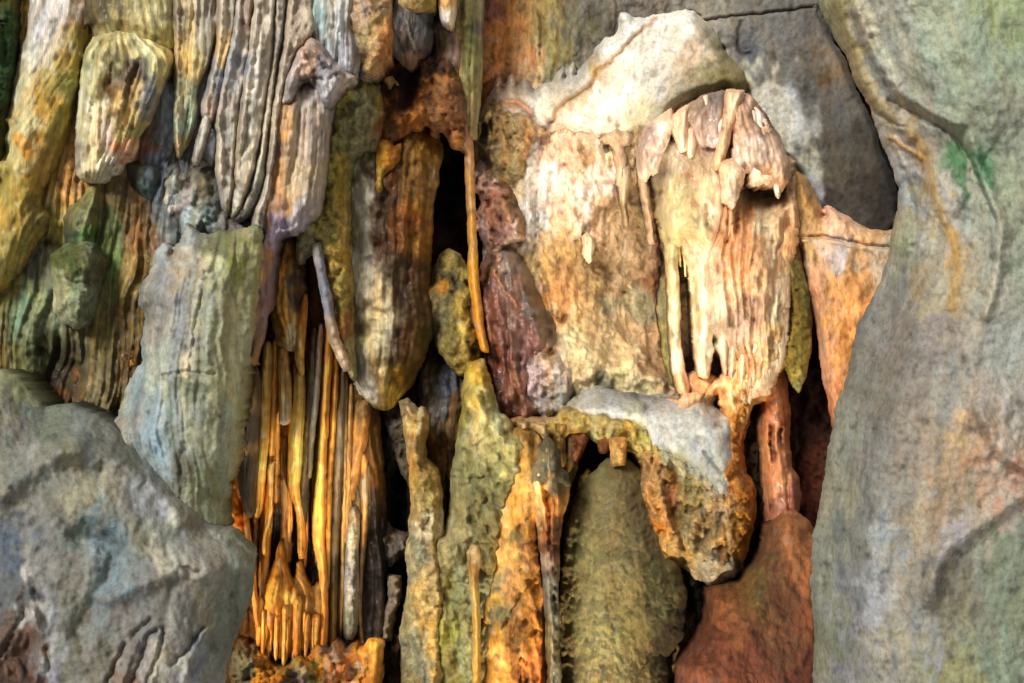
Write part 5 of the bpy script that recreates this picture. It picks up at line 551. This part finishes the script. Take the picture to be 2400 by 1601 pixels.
for lb, pl, yy, T, cl in [
  ('lilac-brown lobed stalactite at the left end of the row below the canopy', [(1500, 340), (1512, 302), (1540, 280), (1572, 258), (1575, 300), (1560, 335), (1548, 365), (1538, 402), (1526, 402), (1512, 422), (1502, 416), (1495, 360)], 1.0, 0.1, [(1520, 320, '98786c'), (1560, 280, 'c49c74'), (1560, 300, 'dcc8b8'), (1515, 370, '9c8068'), (1540, 370, 'd0b8a8'), (1510, 410, 'c8b49c')]),
  ('peach pointed stalactite, second in the row below the canopy', [(1574, 278), (1595, 258), (1614, 246), (1612, 300), (1606, 350), (1598, 352), (1586, 320), (1577, 300)], 0.95, 0.08, [(1590, 280, 'cca07c'), (1606, 300, 'd8b090'), (1600, 340, 'd4b898')]),
  ('mauve-brown broad stalactite in the middle of the row below the canopy', [(1610, 248), (1650, 226), (1700, 214), (1700, 260), (1692, 310), (1680, 346), (1660, 338), (1640, 345), (1625, 320), (1614, 300)], 1.08, 0.1, [(1630, 260, '8c7058'), (1650, 300, 'a08474'), (1680, 240, '74605a'), (1660, 330, 'b09484'), (1690, 280, '94785c')]),
  ('lilac-white spiky stalactite over the broad mauve one', [(1650, 230), (1656, 226), (1664, 265), (1676, 278), (1688, 258), (1692, 300), (1688, 340), (1668, 344), (1652, 336), (1654, 290)], 0.96, 0.06, [(1655, 250, 'ccb4a0'), (1665, 300, 'c4aca8'), (1680, 320, 'b8a0a4'), (1690, 290, 'd0b8ac')]),
  ('long peach stalactite slanting down left from the canopy end', [(1706, 212), (1742, 214), (1730, 262), (1714, 302), (1702, 345), (1694, 384), (1680, 394), (1672, 386), (1682, 350), (1694, 300), (1702, 255)], 0.92, 0.1, [(1720, 240, 'd0a078'), (1700, 300, 'cca074'), (1690, 350, 'd4a878'), (1682, 385, 'd4ac78')]),
  ('crusty brown knobbly stalactite cluster under the grey slab edge', [(1742, 224), (1766, 236), (1784, 262), (1804, 292), (1822, 320), (1836, 352), (1850, 392), (1846, 424), (1828, 450), (1818, 430), (1806, 436), (1790, 432), (1776, 440), (1768, 420), (1758, 400), (1736, 398), (1722, 380), (1716, 330), (1726, 270)], 1.05, 0.16, [(1750, 240, 'cca07c'), (1770, 260, '6c4424'), (1790, 290, '6a4830'), (1740, 280, 'a88468'), (1730, 320, 'b48c68'), (1760, 300, '9c7c64'), (1770, 330, 'b89c8c'), (1740, 350, 'b08868'), (1790, 360, 'a08470'), (1810, 350, 'b49478'), (1750, 380, 'd0b8a4'), (1830, 400, 'c49c78'), (1800, 400, 'b07c48'), (1780, 410, '7c5434'), (1820, 430, 'bc8c60')]),
  ('tapering cream stalactite with a knobbed tip in the crusty cluster', [(1764, 290), (1784, 288), (1788, 310), (1780, 340), (1776, 370), (1772, 410), (1782, 428), (1772, 434), (1760, 428), (1762, 390), (1756, 350)], 0.96, 0.07, [(1775, 310, 'c8b0a0'), (1768, 350, 'dcc4b4'), (1768, 400, 'd0b090')]),
  ('short tan spur between the peach stalactites, third tooth from the left of the row', [(1612, 300), (1624, 298), (1628, 330), (1622, 362), (1616, 372), (1611, 340)], 0.97, 0.05, [(1620, 320, 'c8a080'), (1618, 360, 'd8bca0')]),
  ('curled cream flake on the upper left of the crusty cluster', [(1722, 300), (1745, 296), (1770, 310), (1768, 330), (1748, 326), (1735, 345), (1722, 340)], 0.95, 0.05, [(1740, 310, 'c8ac98'), (1760, 320, 'd8c0ac')]),
  ('pale two-pronged flake over the lower left of the crusty cluster', [(1718, 352), (1745, 344), (1772, 350), (1776, 384), (1770, 416), (1762, 402), (1752, 380), (1742, 396), (1732, 380), (1722, 382)], 0.93, 0.06, [(1730, 360, 'c8a890'), (1755, 365, 'dcc4b0'), (1768, 400, 'd0b49c')]),
  ('knobbly beige stalactite down the right edge of the crusty cluster', [(1800, 330), (1822, 334), (1836, 365), (1840, 400), (1834, 425), (1822, 400), (1812, 410), (1806, 380)], 0.95, 0.07, [(1815, 350, 'b89878'), (1830, 400, 'd0ac88')]),
  ('slim hooked calcite strip left of the ivory dogtooth area, low under the canopy edge', [(1440, 345), (1456, 340), (1466, 370), (1462, 400), (1456, 436), (1450, 430), (1452, 400), (1444, 372)], 1.22, 0.05, [(1450, 360, 'a48460'), (1456, 420, 'b49a78')]),
  ('thin pale needle stalactite at the right of the crusty cluster', [(1824, 390), (1838, 388), (1834, 410), (1828, 440), (1825, 462), (1820, 440), (1820, 410)], 0.96, 0.04, [(1830, 400, 'd0b8a0'), (1824, 450, 'd4b898')]),
  ('peach leaf-shaped flake overlapping the honey-coloured mass', [(1688, 385), (1712, 376), (1730, 390), (1744, 402), (1738, 430), (1726, 462), (1716, 486), (1708, 472), (1698, 470), (1697, 440), (1690, 418)], 0.86, 0.09, [(1710, 400, 'd0a47c'), (1730, 410, 'd4a880'), (1712, 450, 'd8b08c'), (1714, 480, 'dcc4b0')]),
  ('slender ochre drip hanging alone on the alcove wall, left of the honey mass', [(1455, 390), (1472, 388), (1474, 420), (1470, 445), (1466, 480), (1470, 530), (1466, 532), (1460, 470), (1456, 430)], 1.25, 0.05, [(1464, 400, 'a88c68'), (1466, 440, 'b09870'), (1468, 500, '8c7044')]),
  ('small ivory dogtooth stalactite in the centre of the alcove wall', [(1366, 555), (1378, 548), (1392, 560), (1390, 580), (1384, 600), (1379, 614), (1374, 604), (1366, 596), (1369, 575)], 1.2, 0.06, [(1378, 565, 'b09a74'), (1380, 590, 'bcae84')]),
  ('thin brown rib trailing down behind the left lobe of the honey mass', [(1496, 400), (1508, 405), (1520, 450), (1528, 520), (1534, 570), (1526, 570), (1516, 520), (1506, 450)], 1.25, 0.05, [(1505, 420, 'a08460'), (1525, 540, 'a07850')])]:
    F('stalactite', lb, 'stalactite', pl, yy if yy > 1.15 else min(yy, 1.0) - 0.19, T * 1.1, cl, mat='wet', ro=0.014, jag=1.5, group=G2, var=0.6, sat=0.75, gain=1.12, fl=(0.014, 12), warp=8)
F('green_leaf_stalactite', 'olive-green leaf-shaped stalactite hanging alone left of the orange wedge', 'stalactite', [(1862, 560), (1872, 590), (1880, 640), (1894, 690), (1899, 760), (1896, 830), (1886, 882), (1872, 918), (1856, 890), (1842, 850), (1850, 780), (1852, 700), (1850, 640)], 1.05, 0.12, [(1866, 600, '8c6c40'), (1872, 650, '908040'), (1870, 720, '6c5c20'), (1888, 760, '746024'), (1865, 800, '88742c'), (1870, 860, 'a09044'), (1872, 900, 'a09858')], mat='pit', ro=0.015, jag=1.5)
F('orange_flowstone', 'salmon-orange flowstone trunk with dark slots rising from the red mound', 'flowstone', [(1790, 900), (1812, 880), (1832, 862), (1842, 910), (1848, 960), (1846, 1040), (1852, 1095), (1870, 1122), (1873, 1160), (1864, 1200), (1876, 1230), (1800, 1260), (1796, 1180), (1788, 1080), (1782, 980)], 1.2, 0.2, [(1820, 900, 'b06c34'), (1835, 940, 'b06c34'), (1800, 960, '9c5818'), (1830, 1000, 'b87038'), (1800, 1050, 'b0702c'), (1835, 1060, 'b87038'), (1800, 1150, 'b07038'), (1830, 1130, 'b47438'), (1860, 1150, '9c5434'), (1820, 1200, 'a86440')], sat=0.75, lump=0.2, var=0.7, mat='wet', ro=0.014, R=36, fl=(0.02, 20),
  lines=[([(1808, 1000), (1808, 1040), (1812, 1080)], -0.09, 5, '3c1808', 0.6), ([(1829, 1008), (1828, 1035)], -0.07, 4, '4c200c', 0.6), ([(1848, 1110), (1846, 1160), (1850, 1200)], -0.04, 4)])
F('red_mound', 'dark red-brown smooth mound at the bottom beside the right foreground wall', 'flowstone', [(1800, 1240), (1835, 1208), (1862, 1202), (1895, 1222), (1915, 1260), (1930, 1400), (1940, 1660), (1585, 1660), (1592, 1560), (1620, 1520), (1650, 1470), (1662, 1390), (1690, 1376), (1730, 1370), (1770, 1330), (1792, 1300)], 1.0, 0.3,
  [(1850, 1220, '98602f'), (1880, 1260, '98602f'), (1820, 1270, '7a4c20'), (1880, 1330, '84501f'), (1830, 1340, '6c401c'), (1790, 1360, '6c5424'), (1760, 1400, '74581c'), (1710, 1400, '7c4810'), (1680, 1440, '703c0c'), (1850, 1420, '5c3414'), (1890, 1440, '6c3c18'), (1800, 1450, '644018'), (1740, 1480, '6a3c10'), (1850, 1540, '543010'), (1780, 1540, '5c2c10'), (1700, 1540, '643010'), (1640, 1560, '6c3a14'), (1620, 1600, '704028'), (1880, 1600, '602c14')],
  sat=0.85, lump=0.2, var=0.7, mat='dry', gain=0.74, ro=0.007, R=90, lines=[([(1800, 1300), (1780, 1400), (1740, 1500)], 0.04, 20), ([(1690, 1400), (1670, 1480), (1620, 1560)], 0.04, 20)])
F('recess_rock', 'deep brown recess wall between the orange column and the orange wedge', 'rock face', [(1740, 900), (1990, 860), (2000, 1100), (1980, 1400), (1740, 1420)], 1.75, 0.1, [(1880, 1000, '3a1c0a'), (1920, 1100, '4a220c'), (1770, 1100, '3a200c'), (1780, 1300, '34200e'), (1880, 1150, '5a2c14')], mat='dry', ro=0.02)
# ================================================================== right foreground
F('foreground_rock', 'huge smooth green-grey rock wall filling the right side, veined with ochre', 'rock face',
  [(1914, -60), (1922, 10), (1950, 55), (1972, 100), (1988, 130), (2014, 190), (2044, 250), (2056, 278), (2076, 340), (2092, 380), (2110, 440), (2113, 490), (2094, 545), (2082, 620), (2062, 690), (2016, 765), (1988, 875), (1962, 960), (1948, 1050), (1936, 1120), (1918, 1225), (1906, 1290), (1908, 1380), (1912, 1500), (1912, 1800), (3100, 1900), (3100, -300), (1908, -200)], -0.55, 0.7,
  [(1935, 10, '808050'), (1980, 60, '8a8250'), (2010, 60, '9c9484'), (2000, 120, '94804c'), (2060, 80, '949484'), (2050, 160, '94948a'), (2100, 100, '8c9484'), (2200, 60, '88947c'), (2350, 30, '7c8c58'), (2300, 120, '788a70'), (2200, 140, '7a8a74'), (2380, 140, '7a8c70'), (2040, 220, '9c8450'), (2090, 200, '8c8c84'), (2140, 220, '7a8474'), (2250, 220, '7c8c78'), (2080, 260, '8a7a58'), (2120, 290, '948058'), (2160, 270, '888474'), (2250, 300, '7c8468'), (2350, 280, '787a68'), (2080, 310, '8e8c84'), (2120, 340, '989490'), (2160, 360, '8c7c74'), (2220, 330, '7c8070'), (2330, 400, '80866c'),
   (2150, 350, 'a08450'), (2110, 380, '9c9c98'), (2200, 360, '8a8c7c'), (2240, 370, '4c7c50'), (2260, 400, '3c7048'), (2310, 400, '4c7c54'), (2200, 420, '949484'), (2160, 440, '8c8c90'), (2120, 440, '7c8480'), (2280, 450, '888c7c'), (2370, 460, '808c74'), (2180, 500, '9c8a50'), (2130, 500, '8c8050'), (2160, 540, '8a8c88'), (2220, 500, '949494'), (2250, 540, '8c8c8c'), (2250, 580, 'a0823c'), (2120, 580, '808460'), (2200, 600, '84806c'), (2330, 560, '888874'), (2380, 600, '7c8870'),
   (2110, 680, '74746c'), (2050, 760, '6c6c68'), (2100, 800, '746c64'), (2180, 700, '8c7c58'), (2250, 680, '948464'), (2320, 700, '8c8c7c'), (2200, 800, '7c7068'), (2300, 820, '7c7c74'), (2380, 800, '808478'), (2000, 900, '6c6c60'), (2080, 900, '6c6458'), (2150, 920, '746c64'), (2230, 900, '808078'), (2300, 940, '887c70'), (2370, 950, '8c8880'), (1980, 1020, '787c6c'), (2060, 1020, '6e6a64'), (2150, 1040, '7a7064'), (2230, 1020, 'a08450'), (2280, 1080, 'a8784c'), (2350, 1060, 'a09080'), (2380, 1120, 'a4785c'), (1960, 1160, '7c7c64'), (2030, 1160, '666a68'), (2100, 1150, '7a7468'), (2200, 1160, '8c7454'), (2280, 1180, '94805c'), (2340, 1200, '988878'),
   (1930, 1280, '7c7c68'), (2000, 1260, '646860'), (2060, 1260, '7c8488'), (2130, 1240, '8c7c5c'), (2220, 1260, '8a8484'), (2300, 1240, '8c8274'), (2380, 1240, '6c7c64'), (1940, 1400, '7a7c64'), (2010, 1380, '686c70'), (2060, 1380, '8c8c90'), (2130, 1380, '847864'), (2200, 1340, '5c5c58'), (2240, 1400, '706c54'), (2340, 1340, '6a7860'), (2380, 1320, '66705a'), (1940, 1520, '6c7058'), (2000, 1500, '70727c'), (2040, 1460, '84868c'), (2100, 1500, '8a8468'), (2180, 1480, '74787c'), (2220, 1540, '7c7a40'), (2280, 1480, '74745c'), (2360, 1450, '6a7458'), (2160, 1580, '7c7c68'), (2240, 1600, '848044'), (2340, 1560, '6c7c64'), (2040, 1590, '74746c')],
  mat='soft', R=300, ro=0.016, var=0.6, step=3.6, warp=34, sat=0.62, gain=0.97, ls=1.6, guide=[(1914, -60), (1972, 100), (2044, 250), (2092, 380), (2125, 490), (2092, 620), (2026, 765), (1962, 960), (1918, 1225), (1906, 1400), (1910, 1660)],
  lines=[([(1960, -20), (1985, 80), (2020, 180), (2060, 250), (2110, 290), (2135, 320)], 0.04, 16, '94804c', 0.4), ([(2052, 262), (2090, 290), (2125, 300)], -0.03, 4), ([(2080, 235), (2150, 270), (2210, 300), (2250, 330), (2290, 420), (2330, 520)], -0.045, 6), ([(2140, 320), (2170, 370), (2190, 460), (2225, 540), (2250, 620), (2230, 720)], 0.014, 12, 'a07c30', 0.6), ([(2085, 320), (2120, 345), (2160, 370)], 0.03, 5, 'a87c34', 0.7), ([(2010, 20), (2050, 140), (2120, 230), (2240, 290)], 0.05, 14), ([(2280, 330), (2300, 420), (2350, 520), (2340, 640), (2310, 740)], 0.05, 16), ([(2400, 1100), (2340, 1060), (2300, 960)], 0.05, 20), ([(2400, 1150), (2300, 1230), (2200, 1290), (2180, 1400)], 0.06, 24), ([(2300, 1020), (2350, 1080), (2410, 1130)], -0.03, 20), ([(2080, 560), (2140, 560), (2170, 640), (2140, 800), (2080, 1000), (2040, 1300), (2030, 1600)], 0.05, 50), ([(2120, 400), (2150, 520), (2140, 600)], -0.03, 10), ([(2100, 340), (2130, 420), (2190, 520)], 0.02, 5)],
  bumps=[(2330, 1000, 60, 100, 0.1), (2210, 460, 50, 70, 0.08), (2300, 200, 160, 120, 0.08), (2235, 375, 36, 26, 0.0, '4c7850'), (2310, 400, 20, 44, 0.0, '3c7850')])
build_all()
